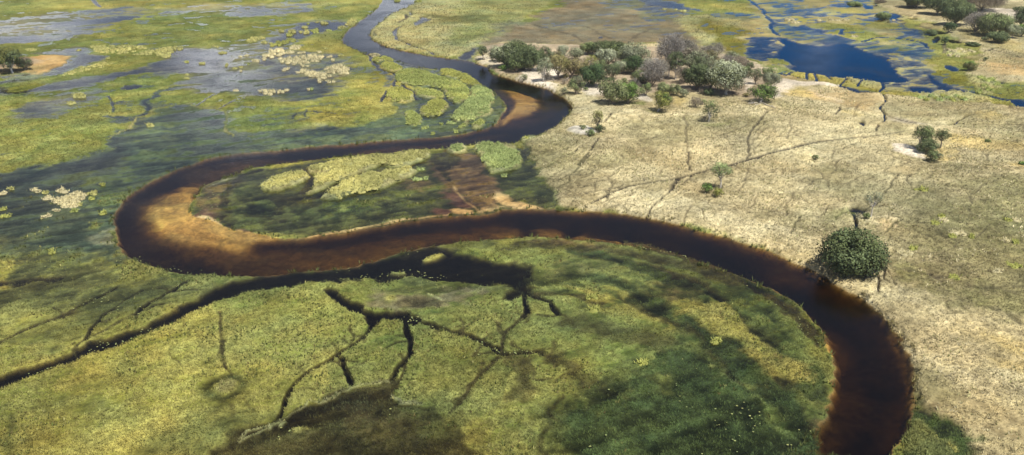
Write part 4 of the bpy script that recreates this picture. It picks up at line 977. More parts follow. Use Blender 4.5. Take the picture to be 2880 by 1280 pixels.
# ---------------------------------------------------------------- grass blades
def tufts(x, y, z, h, w, col, k=4, lean=.75, jit=.22):
    """k blades (one triangle each) per tuft, leaning outward"""
    n = len(x)
    x = np.repeat(x, k); y = np.repeat(y, k); z = np.repeat(z, k); h = np.repeat(h, k); w = np.repeat(w, k); c = np.repeat(col, k, 0)
    n *= k
    a = rng.uniform(0, 2 * np.pi, n); r = rng.uniform(.25, 1, n) * lean
    hh = h * rng.uniform(.7, 1.15, n)
    bx, by = x + np.cos(a) * w * .35, y + np.sin(a) * w * .35
    b = a + np.pi / 2 + rng.normal(0, .35, n)
    dx, dy = np.cos(b) * w * .5, np.sin(b) * w * .5
    V = np.empty((n, 3, 3), np.float32)
    V[:, 0] = np.stack([bx - dx, by - dy, z], 1); V[:, 1] = np.stack([bx + dx, by + dy, z], 1)
    V[:, 2] = np.stack([bx + np.cos(a) * r * hh, by + np.sin(a) * r * hh, z + hh * (1 - .25 * r)], 1)
    cc = c * rng.uniform(1 - jit, 1 + jit, (n, 1))
    C = np.repeat(cc, 3, 0)
    F = np.arange(n * 3).reshape(n, 3)
    return V.reshape(-1, 3), F, C
def add_grass():
    NT = 680000
    v = rng.uniform(-40, 1300, NT); u = rng.uniform(-420, 2996, NT)
    yv = (CV - v) / FPX; t = H / (sp_ - yv * cp)
    x = (u - CU) / FPX * t; y = (cp + yv * sp_) * t
    keep0 = y > 30
    x, y, t = x[keep0], y[keep0], t[keep0]
    i = gidx(x, y)
    z = GZ[i]; dens = CH['dens'][i]
    clump = np.clip(.55 + .5 * n_sml[i] + .35 * n_mid[i] + .5 * n_str[i] * (CH['dry'][i] < .5), 0.02, 1)
    pr = dens * np.where(dens > .95, .55 + .45 * clump, clump)
    lum = np.where(CH['dry'][i] > .5, np.clip(.5 + bump[i] * 1.1, .1, 1), 1)
    keep = (rng.uniform(0, 1, len(x)) < pr * lum) & (z > -.55)
    x, y, t, z, i = x[keep], y[keep], t[keep], z[keep], i[keep]
    pxm = t / FPX * 2.516
    h = np.maximum(CH['h'][i] * np.where(CH['dry'][i] > .5, .6, .85) * rng.uniform(.6, 1.25, len(x)), pxm * .55)
    h = np.where(z < 0, h * .55 - z, h)
    h = h * np.where((RD[i] > -1.3) & (z > .05), 1.35, 1)
    w = np.maximum(.09, pxm * .62) * rng.uniform(.7, 1.3, len(x))
    c = CH['T'][i] * (rng.uniform(.75, 1.22, len(x)) * tone[i])[:, None] * HUE[i]
    # scattered taller sedge tussocks in the near marsh
    nt_ = 60000; xs = rng.uniform(-130, 110, nt_); ys = rng.uniform(70, 165, nt_); j = gidx(xs, ys)
    f = fbm(xs, ys, 5, 3, seed=91) + .6 * fbm(xs, ys, 25, 2, seed=92)
    ok = (CH['dry'][j] < .3) & (RD[j] < -.5) & (GZ[j] > .0) & (f > .3); xs, ys, j = xs[ok], ys[ok], j[ok]; m_ = len(xs)
    sc_ = np.array([(.055, .075, .024), (.10, .13, .04), (.15, .12, .05), (.34, .33, .13)])[rng.choice(4, m_, p=[.4, .3, .15, .15])]
    # overhanging bank grass
    nb = 260000; xb = rng.uniform(-190, 190, nb); yb = rng.uniform(70, 420, nb); q = gidx(xb, yb)
    ok = (RD[q] > -.85) & (RD[q] < .12) & (GZ[q] > -.3) & (fbm(xb, yb, 1.6, 2, seed=93) > -.25); xb, yb, q = xb[ok], yb[ok], q[ok]; mb = len(xb)
    bc = np.where(CH['dry'][q][:, None] > .5, np.array([(.26, .23, .10)]), np.array([(.10, .12, .04)])) * rng.uniform(.5, 1.5, (mb, 1))
    # odd bigger tussocks on the dry plain
    nd_ = 110000; xd = rng.uniform(-10, 260, nd_); yd = rng.uniform(75, 330, nd_); r_ = gidx(xd, yd)
    f = fbm(xd, yd, 4, 3, seed=94) + .8 * fbm(xd, yd, 22, 2, seed=95)
    ok = (CH['dry'][r_] > .8) & (CH['dens'][r_] > .6) & (RD[r_] < -1.5) & (f > .3); xd, yd, r_ = xd[ok], yd[ok], r_[ok]; md = len(xd)
    dc_ = np.array([(.74, .67, .44), (.30, .25, .14), (.24, .25, .10), (.45, .43, .22)])[rng.choice(4, md, p=[.3, .3, .2, .2])]
    xs = np.concatenate([xs, xd]); ys = np.concatenate([ys, yd]); j = np.concatenate([j, r_]); sc_ = np.concatenate([sc_, dc_]); m_ = len(xs)
    print('sedge', m_, 'bank', mb)
    x = np.concatenate([x, xs, xb]); y = np.concatenate([y, ys, yb]); z = np.concatenate([z, GZ[j], np.maximum(GZ[q], -.05)])
    h = np.concatenate([h, rng.uniform(.28, .5, m_), rng.uniform(.45, .9, mb)]); w = np.concatenate([w, rng.uniform(.10, .17, m_), rng.uniform(.12, .22, mb)])
    c = np.concatenate([c, sc_ * rng.uniform(.7, 1.3, (m_, 1)), bc]); i = np.concatenate([i, j, q])
    dry = CH['dry'][i] > .5
    for nm, lab, sel in (('marsh_grass', 'green and yellow marsh grass growing in shallow water', ~dry), ('dry_grass', 'straw coloured dry tussock grass', dry)):
        V, F, C = tufts(x[sel], y[sel], z[sel] - .03, h[sel], w[sel], c[sel], 4, jit=.34)
        o = link(nm, mesh_np(nm, V, F, C, M_GRASS)); tag(o, lab, 'grass', kind='stuff')
        print(nm, len(F))
add_grass()

# ---------------------------------------------------------------- water lily leaves
def lilies(spots):
    X, Y, S = [], [], []
    for s, wid, dens in spots:
        P = smooth_line(pts(s), False, 1)
        for a, b in zip(P[:-1], P[1:]):
            L = np.linalg.norm(b - a); n = rng.poisson(L * wid * dens * 1.3)
            tt = rng.uniform(0, 1, n); q = a + (b - a) * tt[:, None] + rng.normal(0, wid / 2.6, (n, 2))
            X.append(q[:, 0]); Y.append(q[:, 1])
    x = np.concatenate(X); y = np.concatenate(Y)
    i = gidx(x, y); k = (GZ[i] < -.08) & (fbm(x, y, 4, 3, seed=31) > -.25)
    x, y = x[k], y[k]; n = len(x)
    r = rng.uniform(.06, .14, n)
    th = np.linspace(0, 2 * np.pi, 8)[:-1]
    a0 = rng.uniform(0, 6.28, n)
    V = np.stack([x[:, None] + np.cos(th + a0[:, None]) * r[:, None], y[:, None] + np.sin(th + a0[:, None]) * r[:, None],
                  .02 + .02 * np.cos(th * 2 + a0[:, None]) * r[:, None] + rng.uniform(0, .02, n)[:, None]], 2).reshape(-1, 3)
    F = np.arange(n * 7).reshape(n, 7)
    c = np.array((.25, .31, .12)) * rng.uniform(.6, 1.3, (n, 1)) + np.array((.12, .08, .02)) * rng.uniform(0, 1, (n, 1))
    o = link('water_lilies', mesh_np('water_lilies', V, F, np.repeat(c, 7, 0), M_PAD)); tag(o, 'pale floating water lily leaves scattered on the dark backwater', 'water lilies', kind='stuff')
lilies([('Z7 650,890 900,840 1100,780 1300,740 1500,690 1700,660 1917,640', 2.2, .55), ('Z7 700,930 850,940 980,930', 2.5, 1.2), ('Z7 1080,880 1250,910 1400,960', 2.5, .8),
        ('Z7 1780,880 1800,930 1850,940', 2, .4), ('Z7 60,1010 200,1015', 2, .6), ('Z8 20,830 60,880 150,850', 3, 1.2), ('B2 1180,40 1050,90 900,200 960,240 1100,200', 1.6, 1.6),
        ('B2 860,240 700,180 500,190 340,220', 2.5, .8), ('B2 480,520 700,440 900,370 1050,350 1150,330', 2.2, 1.6), ('B2 1100,80 1250,60 1400,60', 3, .9), ('B2 170,640 300,600 500,500', 1, 1.0),
        ('B3 860,290 960,300 1100,270', 1.5, 2), ('B3 1030,320 1200,350 1350,400', 2, .9), ('B3 1400,420 1480,480 1540,500', 3.2, 2.6), ('B3 1600,470 1750,490', 1.8, 2), ('B4 0,460 180,490', 1.8, 2),
        ('B4 860,490 1000,480 1200,490', 3, 1), ('B4 1480,640 1560,690', 1.4, 3), ('Q4 420,400 560,420 700,560 850,640', 5, .35), ('Q4 500,560 640,620 800,720', 6, .3), ('Q4 250,420 330,560 260,680', 5, .2), ('B4 1500,60 1650,150 1796,260', 2, 1.2),
        ('B5 150,190 300,260 460,400', 2.4, 1.4), ('B3 860,940 980,930', 2, .8), ('B3 200,980 350,980', 2, 1), ('Z6 700,780 850,800 1050,810 1250,880 1400,910 1700,930', 2, 1.2), ('Z6 250,830 400,900 150,790', 3, .9),
        ('Z6 1560,300 1600,450 1850,430', 2, .6), ('D1 700,960 850,1000', 2, 1.5), ('Z8 850,680 1000,720 1150,740 1300,770', .9, 2), ('Z7 20,150 200,110 400,70', .8, 1), ('Z6 160,310 330,260', 2, .5)])

# ---------------------------------------------------------------- reed beds and clumps
def reed_mesh(name, x, y, z0, h, col, k=9, w=.2, lean=.55):
    i = gidx(x, y); z = np.maximum(GZ[i], -.1)
    V, F, C = tufts(x, y, z, h, np.full(len(x), w), col, k, lean, .2)
    return mesh_np(name, V, F, C, M_GRASS)
def dome(P2, n, h, seed):
    """lumpy height over a footprint"""
REEDC = {'dim': (.25, .265, .09), 'pale': (.66, .60, .36), 'green': (.36, .41, .13), 'mint': (.38, .46, .18), 'straw': (.48, .47, .18), 'yel': (.40, .42, .12)}
def lump_mesh(x, y, h, r, col, seg=7):
    """soft rounded cushions of matted stems, each a rough half ball"""
    n = len(x); th = np.arange(seg) / seg * 2 * np.pi
    rings = [(1.0, 0.0), (.92, .45), (.62, .82)]
    i = gidx(x, y); z0 = np.maximum(GZ[i], -.05) - .12
    Vs = []
    for rr, zz in rings:
        jr = rng.uniform(.75, 1.2, (n, seg)); ja = rng.uniform(-.25, .25, (n, seg))
        Vs.append(np.stack([x[:, None] + np.cos(th + ja) * r[:, None] * rr * jr, y[:, None] + np.sin(th + ja) * r[:, None] * rr * jr,
                            (z0 + h * zz)[:, None] * np.ones((1, seg)) + rng.normal(0, .05, (n, seg)) * h[:, None]], 2))
    top = np.stack([x, y, z0 + h], 1)[:, None]
    V = np.concatenate(Vs + [top], 1); m = seg * 3 + 1
    F = []
    for q in range(2):
        for s in range(seg):
            a, b = q * seg + s, q * seg + (s + 1) % seg
            F += [(a, b, b + seg), (a, b + seg, a + seg)]
    for s in range(seg): F.append((2 * seg + s, 2 * seg + (s + 1) % seg, 3 * seg))
    F = np.array(F)[None] + (np.arange(n) * m)[:, None, None]
    C = np.repeat(col * rng.uniform(.8, 1.15, (n, 1)), m, 0)
    return V.reshape(-1, 3), F.reshape(-1, 3), C
def reeds(x, y, hh, rr, base, bk=6, w=.16):
    """cushions plus loose blades sprouting from them -> one mesh"""
    c = np.array(base)[None] * (1 + .10 * fbm(x, y, 5, 2, seed=41))[:, None]
    V1, F1, C1 = lump_mesh(x, y, hh * .8, rr, c * .9)
    bx = np.repeat(x, bk) + rng.normal(0, .6, len(x) * bk) * np.repeat(rr, bk); by = np.repeat(y, bk) + rng.normal(0, .6, len(x) * bk) * np.repeat(rr, bk)
    bz = np.maximum(GZ[gidx(bx, by)], -.05) + np.repeat(hh, bk) * .35
    V2, F2, C2 = tufts(bx, by, bz, np.repeat(hh, bk) * .75, np.full(len(bx), w), np.repeat(c, bk, 0), 3, .9, .22)
    return np.concatenate([V1, V2]), np.concatenate([F1, F2 + len(V1)]), np.concatenate([C1, C2])
def bed(s, label, color='yel', h=1.3, sp=1.15, group=None, hs=.5):
    tus = hs > .7
    sp = sp * (1.35 if tus else .72)
    P = smooth_line(pts(s), True, 1)
    lo, hi = P.min(0), P.max(0)
    ar = (hi - lo).prod(); n = int(ar / sp ** 2 * 1.25)
    x = rng.uniform(lo[0], hi[0], n); y = rng.uniform(lo[1], hi[1], n)
    if tus:
        gx, gy = np.meshgrid(np.arange(lo[0], hi[0], sp * 1.12), np.arange(lo[1], hi[1], sp * 1.5)); x = gx.ravel() + rng.normal(0, sp * .28, gx.size); y = gy.ravel() + rng.normal(0, sp * .3, gx.size)
    ox = fbm(x, y, 4, 3, seed=51) * .38; oy = fbm(x, y, 4, 3, seed=52) * .38
    d = seg_dist(x + ox, y + oy, P, True); k = d > (.55 if group and 'loop' in group else .05)
    x, y, d = x[k], y[k], d[k]; h = h * hs
    seen = np.zeros(len(x), bool); best = seen
    for s0 in range(len(x)):
        if seen[s0]: continue
        comp = np.zeros(len(x), bool); comp[s0] = True; fr_ = comp.copy()
        while fr_.any():
            q_ = np.nonzero(~comp)[0]
            if not len(q_): break
            f_ = np.nonzero(fr_)[0]; dm = ((x[q_][:, None] - x[f_]) ** 2 + (y[q_][:, None] - y[f_]) ** 2).min(1) < (sp * (2.2 if tus else 1.35)) ** 2
            fr_ = np.zeros(len(x), bool); fr_[q_[dm]] = True; comp |= fr_
        seen |= comp
        if comp.sum() > best.sum(): best = comp
        if best.sum() * 2 > len(x): break
    x, y, d = x[best], y[best], d[best]
    wl_ = worley(x, y, 3.2, 9); ed = sstep(0, 1.2, d)
    hh = h * (.6 + .4 * ed) * (1.1 - .3 * wl_) * rng.uniform(.88, 1.1, len(x))
    rr = sp * (rng.uniform(.38, .66, len(x)) if tus else rng.uniform(.5, .85, len(x)))
    base = np.array(REEDC[color])
    V, F, C = reeds(x, y, hh, rr, base, bk=9 if tus else 6)
    mixc = np.repeat(0, 0)
    f = fbm(V[:, 0], V[:, 1], 6, 3, seed=61)[:, None]
    C = C * (1 + .18 * f) + np.maximum(f, 0) * np.array((.05, .02, .0))
    c0 = P.mean(0)
    V = V - np.array([c0[0], c0[1], 0])
    o = link('reed_bed', mesh_np('reed_bed', V, F, C, M_REED), loc=(c0[0], c0[1], 0))
    tag(o, label, 'reed bed', group or 'reed beds along the river')
    return o
def clump(fr, px, py, wpx, label, color='pale', dpx=None, h=None, group='reed clumps in the open water'):
    """px,py: foot of the clump in the view; wpx its width"""
    u0, v0 = fv(fr, px - wpx / 2, py); u1, v1 = fv(fr, px + wpx / 2, py)
    x0, y0 = g(u0, v0); x1, _ = g(u1, v0)
    W = x1 - x0; D = W * rng.uniform(.7, 1.0) if dpx is None else g(u0, fv(fr, px, py - dpx)[1])[1] - y0
    h = h or min(1.5, max(.7, W * .38))
    n = max(4, int(W * D / .8))
    a = rng.uniform(0, 2 * np.pi, n); r = np.sqrt(rng.uniform(0, 1, n))
    x = np.cos(a) * r * W / 2 * .85; y = np.sin(a) * r * D / 2 * .85
    hh = h * (1.05 - .35 * r) * rng.uniform(.8, 1.15, n); rr = rng.uniform(.5, .8, n) * min(1, W / 3 + .3)
    cx, cy = (x0 + x1) / 2, y0 + D / 2
    V, F, C = reeds(x + cx, y + cy, hh, rr, REEDC[color])
    V = V - np.array([cx, cy, 0])
    o = link('reed_clump', mesh_np('reed_clump', V, F, C, M_REED), loc=(cx, cy, 0))
    tag(o, label, 'reed clump', group)
    return o
# ---------------------------------------------------------------- trees
IS = 'trees of the wooded island'
def tube(P, R, sides=6):
    P = np.array(P, float); n = len(P); V = []; F = []
    for i in range(n):
        t = P[min(i + 1, n - 1)] - P[max(i - 1, 0)]; t /= np.linalg.norm(t) + 1e-9
        a = np.cross(t, (0.3, 1, .1)); a /= np.linalg.norm(a) + 1e-9; b = np.cross(t, a)
        for s in range(sides):
            q = 2 * math.pi * s / sides
            V.append(P[i] + (a * math.cos(q) + b * math.sin(q)) * R[i])
    for i in range(n - 1):
        for s in range(sides):
            s2 = (s + 1) % sides
            F.append((i * sides + s, i * sides + s2, (i + 1) * sides + s2, (i + 1) * sides + s))
    return np.array(V), F
def join(parts):
    V = []; F = []; o = 0
    for v, f in parts:
        V.append(v); F += [tuple(i + o for i in q) for q in f]; o += len(v)
    return np.concatenate(V), np.array(F)
LEAFC = {'dark': (.085, .110, .050), 'mid': (.130, .165, .065), 'light': (.19, .215, .10), 'silver': (.27, .295, .20), 'sage': (.19, .21, .13),
         'yellow': (.20, .21, .055), 'olive': (.21, .185, .085), 'bright': (.105, .17, .040), 'mint': (.22, .28, .12), 'fig': (.050, .080, .032),
         'bare': (.29, .275, .23), 'mauve': (.28, .26, .235), 'browngrey': (.25, .215, .165)}
def limb(a, b, r0, r1, bend=.12, n=5):
    a, b = np.array(a, float), np.array(b, float); L = np.linalg.norm(b - a)
    off = rng.normal(0, bend * L, 3) * (1, 1, .4)
    P = [a + (b - a) * t + off * math.sin(math.pi * t) * .6 for t in np.linspace(0, 1, n)]
    return tube(P, np.linspace(r0, r1, n))
def make_tree(fr, bx, by, top, wpx, kind, label, cat='tree', trunk=.30, bark='grey', lean=0., lobes=None, density=1., group='trees of the wooded island', name=None, cx=None, dep=.9, second=None, full=False):
    """bx,by = foot in the view, top = top of crown, wpx = crown width, all in view pixels"""
    u, v = fv(fr, bx, by); x0, y0 = g(u, v, 0.6)
    z0 = gz(x0, y0)
    x0, y0 = g(u, v, z0)
    s = FR[fr][2] / 1.118
    tt = math.hypot(y0, H) ; a = y0 * cp + (H - z0) * sp_
    W = wpx * s / FPX * a * (1.2 if group in (IS, 'trees beyond the pond') else 0.93 if 'river bank' in label else .9)
    # height: bisection on the projected top (crown depth pulls the visible top back)
    ut, vt = fv(fr, bx, top)
    lo, hi = .3, 30.
    R = W / 2
    for _ in range(30):
        m = (lo + hi) / 2
        if proj(x0, y0 + R * .12 * dep, z0 + m)[1] > vt: lo = m
        else: hi = m
    Ht = max(lo, .5)
    if cat == 'tree': Ht = min(max(Ht, W * .45), W * 1.9)
    cofs = 0 if cx is None else (cx - bx) * s / FPX * a
    is_bare = kind in ('bare', 'mauve', 'browngrey')
    tr = Ht * trunk
    cz = (Ht + tr) / 2; rz = max((Ht - tr) / 2, .35)
    # lobes
    nl = lobes or int(np.clip(6 + W * 1.2, 7, 24)); trunk = trunk
    L = []
    for i in range(nl):
        th = i * 2.39996 + rng.uniform(-.4, .4); sz_ = 1 - 1.75 * (i + .5) / nl
        q = math.sqrt(max(0, 1 - sz_ * sz_)) * (rng.uniform(.85, 1.05) if full else rng.uniform(.6, 1.15))
        px, py = math.cos(th) * q * R * .70 + cofs, math.sin(th) * q * R * .70 * dep
        pz = cz + rz * sz_ * rng.uniform(.55, .72)
        lr = R * (rng.uniform(.32, .46) if full else rng.uniform(.24, .50)) * (1 if nl > 7 else 1.2)
        L.append((px, py, pz, lr))
    leaves = []; dirs = []
    cols = []
    base = np.array(LEAFC[kind]) * (1.15 if kind in ('bare', 'mauve', 'browngrey') else 1.75); base2 = np.array(LEAFC[second]) if second else None
    size = float(np.clip(W * .034, .16, .36))
    for (px, py, pz, lr) in L:
        lz = min(lr * .9, rz * .6)
        area_ = 4 * math.pi * lr * lr
        n = int(area_ / (size * size) * (1.15 if not is_bare else .9) * density)
        n = min(n, 1600)
        dv = rng.normal(0, 1, (n, 3)); dv[:, 2] += .25; dv /= np.linalg.norm(dv, axis=1)[:, None]
        rad = rng.uniform(.35 if is_bare else .62, 1.08, n) ** (.8)
        wob = 1 + .22 * np.sin(dv[:, 0] * 5 + px) * np.cos(dv[:, 1] * 6 + py)
        c = np.array([px, py, pz]) + dv * rad[:, None] * wob[:, None] * np.array([lr, lr, lz])
        ok = c[:, 2] > max(.12, tr * .55)
        c, dv = c[ok], dv[ok]; n = len(c)
        lobe_tone = rng.uniform(.75, 1.25)
        if is_bare:
            nrm = dv + rng.normal(0, .45, (n, 3)); nrm[:, 2] += .5; nrm /= np.linalg.norm(nrm, axis=1)[:, None]
            side = np.cross(nrm, rng.normal(0, 1, (n, 3))); side /= np.linalg.norm(side, axis=1)[:, None]
            ln = rng.uniform(.35, .8, n)[:, None] * (size * 2.6); wd = size * .13
            q = np.stack([c - side * wd, c + side * wd, c + nrm * ln + side * wd * .4, c + nrm * ln - side * wd * .4], 1)
        else:
            nrm = dv * .8 + rng.normal(0, .55, (n, 3)); nrm[:, 2] += .25; nrm /= np.linalg.norm(nrm, axis=1)[:, None]
            t1 = np.cross(nrm, rng.normal(0, 1, (n, 3))); t1 /= np.linalg.norm(t1, axis=1)[:, None]; t2 = np.cross(nrm, t1)
            sz = size * rng.uniform(.5, 1.1, n)[:, None] * .62; s2 = sz * rng.uniform(.55, .9, (n, 1))
            q = np.stack([c - t1 * sz, c - t2 * s2, c + t1 * sz, c + t2 * s2], 1)
        leaves.append(q); dirs.append(dv)
        cc = base * lobe_tone * rng.uniform(.55, 1.45, (n, 1))
        if base2 is not None:
            mk = (rng.uniform(0, 1, (n, 1)) < (.85 if rng.uniform() < .4 else .12))
            cc = np.where(mk, base2 * rng.uniform(.7, 1.3, (n, 1)), cc)
        cols.append(cc)
    Q = np.concatenate(leaves); n = len(Q); cc = np.concatenate(cols)
    root = bpy.data.objects.new(name or ('bare_tree' if is_bare and cat == 'tree' else 'shrub' if cat == 'shrub' else 'leafy_tree'), None)
    COL.objects.link(root); root.location = (x0, y0, z0 - .03); root.empty_display_size = .5
    tag(root, label, cat, group)
    cme = mesh_np('crown', Q.reshape(-1, 3), np.arange(n * 4).reshape(n, 4), np.repeat(cc, 4, 0), M_TWIG if is_bare else M_LEAF)
    nda = cme.attributes.new('Nd', 'FLOAT_VECTOR', 'POINT'); nda.data.foreach_set('vector', np.repeat(np.concatenate(dirs), 4, 0).astype(np.float32).ravel())
    crown = link('crown' if cat == 'tree' else 'foliage', cme, root)
    # trunk and limbs
    r0 = float(np.clip(W * .034, .05, .42)); parts = []
    fx = cofs * .35 + lean * tr; fork = np.array([fx, 0, max(tr, .25)])
    parts.append(limb((0, 0, -.15), fork, r0 * 1.25, r0 * .85, .06))
    idxs = sorted(range(nl), key=lambda i: rng.uniform())[:min(nl, 9 if cat == 'tree' else 5)]
    for i in idxs:
        px, py, pz, lr = L[i]
        tip = np.array([px, py, pz + lr * .2]); mid = fork + (tip - fork) * .5 + rng.normal(0, .06 * W, 3) * (1, 1, .3)
        parts.append(limb(fork - (0, 0, r0), mid, r0 * .6, r0 * .36)); parts.append(limb(mid, tip, r0 * .36, r0 * .12))
        if is_bare:
            for _ in range(5):
                e = tip + rng.normal(0, lr * .8, 3) + (0, 0, lr * .5); parts.append(limb(mid + (tip - mid) * rng.uniform(.2, .9), e, r0 * .16, r0 * .04, n=4))
    V, F = join(parts)
    link('trunk' if cat == 'tree' else 'stem', mesh_np('trunk', V, F, None, M_PALEBARK if bark == 'pale' else M_BARK, smooth=True), root)
    return root
TR = make_tree
IS_ = 'trees of the wooded island'
def tree(*a, **k):
    if k.get('group', IS) == IS and a[0] in ('V6', 'V7'): k['trunk'] = k.get('trunk', .3) * .55
    if k.get('group') == 'trees beyond the pond': k['trunk'] = k.get('trunk', .3) * .5
    return TR(*a, **k)
def shrub(fr, bx, by, top, w, kind, label, **k):
    k.setdefault('group', 'shrubs on the wooded island'); k.setdefault('density', 1.1)
    return TR(fr, bx, by, top, w, kind, label, cat='shrub', trunk=.05, **k)
# left part of the grove
tree('Z3', 155, 290, 180, 75, 'dark', 'small dark tree at the river end of the wooded island, above the white driftwood')
tree('V6', 470, 470, 120, 420, 'dark', 'broad dark green tree at the back of the big left cluster, tallest there', trunk=.2, second='mid')
tree('V6', 290, 480, 170, 330, 'sage', 'wide grey green tree on the left edge of the big left cluster', trunk=.2, second='mid')
tree('V6', 630, 520, 200, 300, 'dark', 'dark tree on the right shoulder of the big left cluster', trunk=.2)
tree('V6', 440, 540, 300, 260, 'mid', 'rounded mid green tree in front of the big left cluster', trunk=.15, second='dark')
tree('V6', 590, 510, 320, 210, 'sage', 'smaller grey green tree in front of the dark right shoulder of the left cluster', trunk=.2)
tree('V6', 830, 420, 185, 180, 'dark', 'dark slender tree between the left cluster and the pale bushes behind', trunk=.25)
tree('V6', 805, 670, 340, 230, 'sage', 'grey green tree with a thick white trunk beside the open sand', bark='pale', trunk=.42, density=.8)
tree('V6', 1000, 640, 290, 290, 'olive', 'olive yellow tree with forked trunk standing over its own shade, right of the white trunk', trunk=.38, density=.7, second='yellow')
tree('V6', 1190, 620, 330, 280, 'olive', 'rusty olive tree beside the pale dead wood', trunk=.35, density=.7, second='browngrey')
tree('V6', 1060, 330, 180, 170, 'silver', 'pale silvery bush tree on the back edge behind the olive tree', trunk=.15)
tree('V6', 1230, 380, 215, 200, 'sage', 'light grey green tree on the back edge right of the silvery bush', trunk=.2, density=.8)
tree('V6', 1400, 300, 140, 240, 'mid', 'flat green tree crown at the back, left end of the long dark canopy', trunk=.25, second='dark')
tree('V6', 1600, 320, 120, 280, 'dark', 'middle dark crown of the long canopy at the back', trunk=.25, second='mid')
tree('V6', 1790, 330, 118, 250, 'mid', 'right crown of the long dark canopy at the back', trunk=.25, second='dark')
tree('V6', 1640, 470, 230, 300, 'silver', 'silvery grey tree below the long canopy', trunk=.25, second='sage')
tree('V6', 1440, 480, 300, 170, 'yellow', 'sparse yellowish tree with white bare branches showing', trunk=.35, density=.5, bark='pale')
tree('V6', 1480, 730, 430, 310, 'fig', 'very dark spiky round tree low in front of the sand', trunk=.08, density=1.15)
tree('V6', 1270, 600, 460, 150, 'mid', 'green tree just left of the very dark spiky one', trunk=.2)
tree('V6', 1240, 840, 580, 200, 'mid', 'narrow green tree nearest the river bank above the white sand', trunk=.12, second='sage')
tree('V6', 1730, 640, 410, 220, 'dark', 'dark tree between the spiky tree and the palm like tree', trunk=.2, second='sage')
tree('V6', 1850, 560, 380, 180, 'silver', 'pale grey tree squeezed between dark trees in mid grove', trunk=.2)
tree('V6', 1740, 970, 630, 350, 'light', 'big pale green dome tree at the front of the grove', trunk=.1, second='mid')
tree('V7', 110, 890, 590, 270, 'bright', 'bright leaf green dome tree touching the pale green one', trunk=.12)
# right part
tree('V7', 190, 420, 140, 330, 'sage', 'wide grey crown with washed out leaves beside the leaning white snag', trunk=.25, density=.75, second='silver')
tree('V7', 170, 520, 300, 250, 'fig', 'dark palm like tree behind the leaning white snag', trunk=.2)
tree('V7', 60, 480, 330, 150, 'mid', 'green tree on the left of the palm like dark tree', trunk=.2, second='sage')
tree('V7', 410, 680, 290, 280, 'mauve', 'leafless mauve grey tree with dark stem in the middle of the grove', trunk=.12)
tree('V7', 500, 610, 330, 230, 'bare', 'leafless pale grey tree on the right of the mauve one', trunk=.2)
tree('V7', 640, 470, 25, 340, 'mauve', 'tallest leafless grey purple tree on the back edge', trunk=.35, density=1.3)
tree('V7', 820, 400, 100, 280, 'bare', 'leafless grey crown right of the tallest bare tree', trunk=.25, density=1.2)
tree('V7', 700, 590, 225, 210, 'dark', 'green tree on tall bare pale trunks at the centre of the grove', trunk=.45, bark='pale', second='mid')
tree('V7', 620, 550, 300, 160, 'browngrey', 'thin leafless tree with pale trunk left of the tall trunked green tree', trunk=.5, bark='pale')
tree('V7', 900, 500, 190, 300, 'sage', 'grey olive tree behind the large dark green tree', trunk=.25, second='browngrey')
tree('V7', 1090, 420, 220, 260, 'sage', 'soft olive green tree on the back edge above the pond path', trunk=.2, second='olive')
tree('V7', 1200, 330, 130, 200, 'bare', 'leafless grey top at the back right with the green patch behind', trunk=.3)
tree('V7', 1340, 430, 290, 170, 'mauve', 'small leafless mauve tree behind the silver green giant', trunk=.25)
tree('V7', 1490, 480, 310, 220, 'browngrey', 'brownish leafless tree right behind the silver green giant', trunk=.2)
tree('V7', 1620, 480, 370, 130, 'dark', 'small dark tree at the back right of the silver green giant', trunk=.25)
tree('V7', 960, 720, 410, 330, 'dark', 'large dark green tree left of the silver green giant', trunk=.2, second='mid')
tree('V7', 1140, 700, 480, 210, 'mid', 'mid green tree overlapping the foot of the silver green giant', trunk=.2, second='dark')
tree('V7', 1330, 770, 360, 390, 'silver', 'silver green giant, the largest pale rounded crown of the grove', trunk=.22, bark='pale', second='light')
shrub('V7', 1110, 785, 700, 150, 'dark', 'low dark bush at the foot of the silver green giant')
tree('V7', 1690, 650, 440, 170, 'dark', 'dark airy tree on the sand right of the silver green giant', trunk=.35, density=.7)
tree('V7', 1840, 540, 440, 160, 'mid', 'green tree on the pond side at the right end of the grove', trunk=.2)
tree('V7', 1815, 700, 500, 200, 'sage', 'blue grey tree with white stem at the right end of the grove', trunk=.35, bark='pale', cx=1880, second='silver')
tree('V7', 1740, 870, 650, 320, 'bright', 'leaning tree with white twisted trunk and split green crown, last on the right', trunk=.4, bark='pale', lean=.6, cx=1790, density=.6, second='mid')
shrub('V7', 330, 790, 630, 190, 'mid', 'green shrub between the bright dome tree and the yellow green tree')
shrub('V7', 700, 790, 640, 190, 'light', 'light green rounded shrub in front of the bare trunks', second='mid')
shrub('V7', 800, 810, 710, 150, 'sage', 'grey green shrub right of the light green rounded shrub')
shrub('V7', 540, 720, 610, 160, 'light', 'low light shrub below the leafless trees')
tree('V7', 270, 620, 480, 210, 'mid', 'green tree between the white snag and the bare mauve tree', trunk=.15, second='sage')
shrub('V7', 190, 720, 560, 150, 'bare', 'whitish leafless bush behind the bright dome tree')
tree('V7', 340, 640, 470, 160, 'sage', 'grey green tree tucked left of the bare mauve tree', trunk=.1)
tree('V7', 485, 985, 730, 240, 'yellow', 'yellow green tree with pale trunk standing alone in front of the grove', trunk=.3, bark='pale', second='bright', cx=535)
shrub('V7', 960, 935, 805, 200, 'browngrey', 'round grey twiggy bush on the plain in front of the grove')
shrub('V7', 1040, 900, 830, 110, 'light', 'green bush growing out of the grey twiggy one')
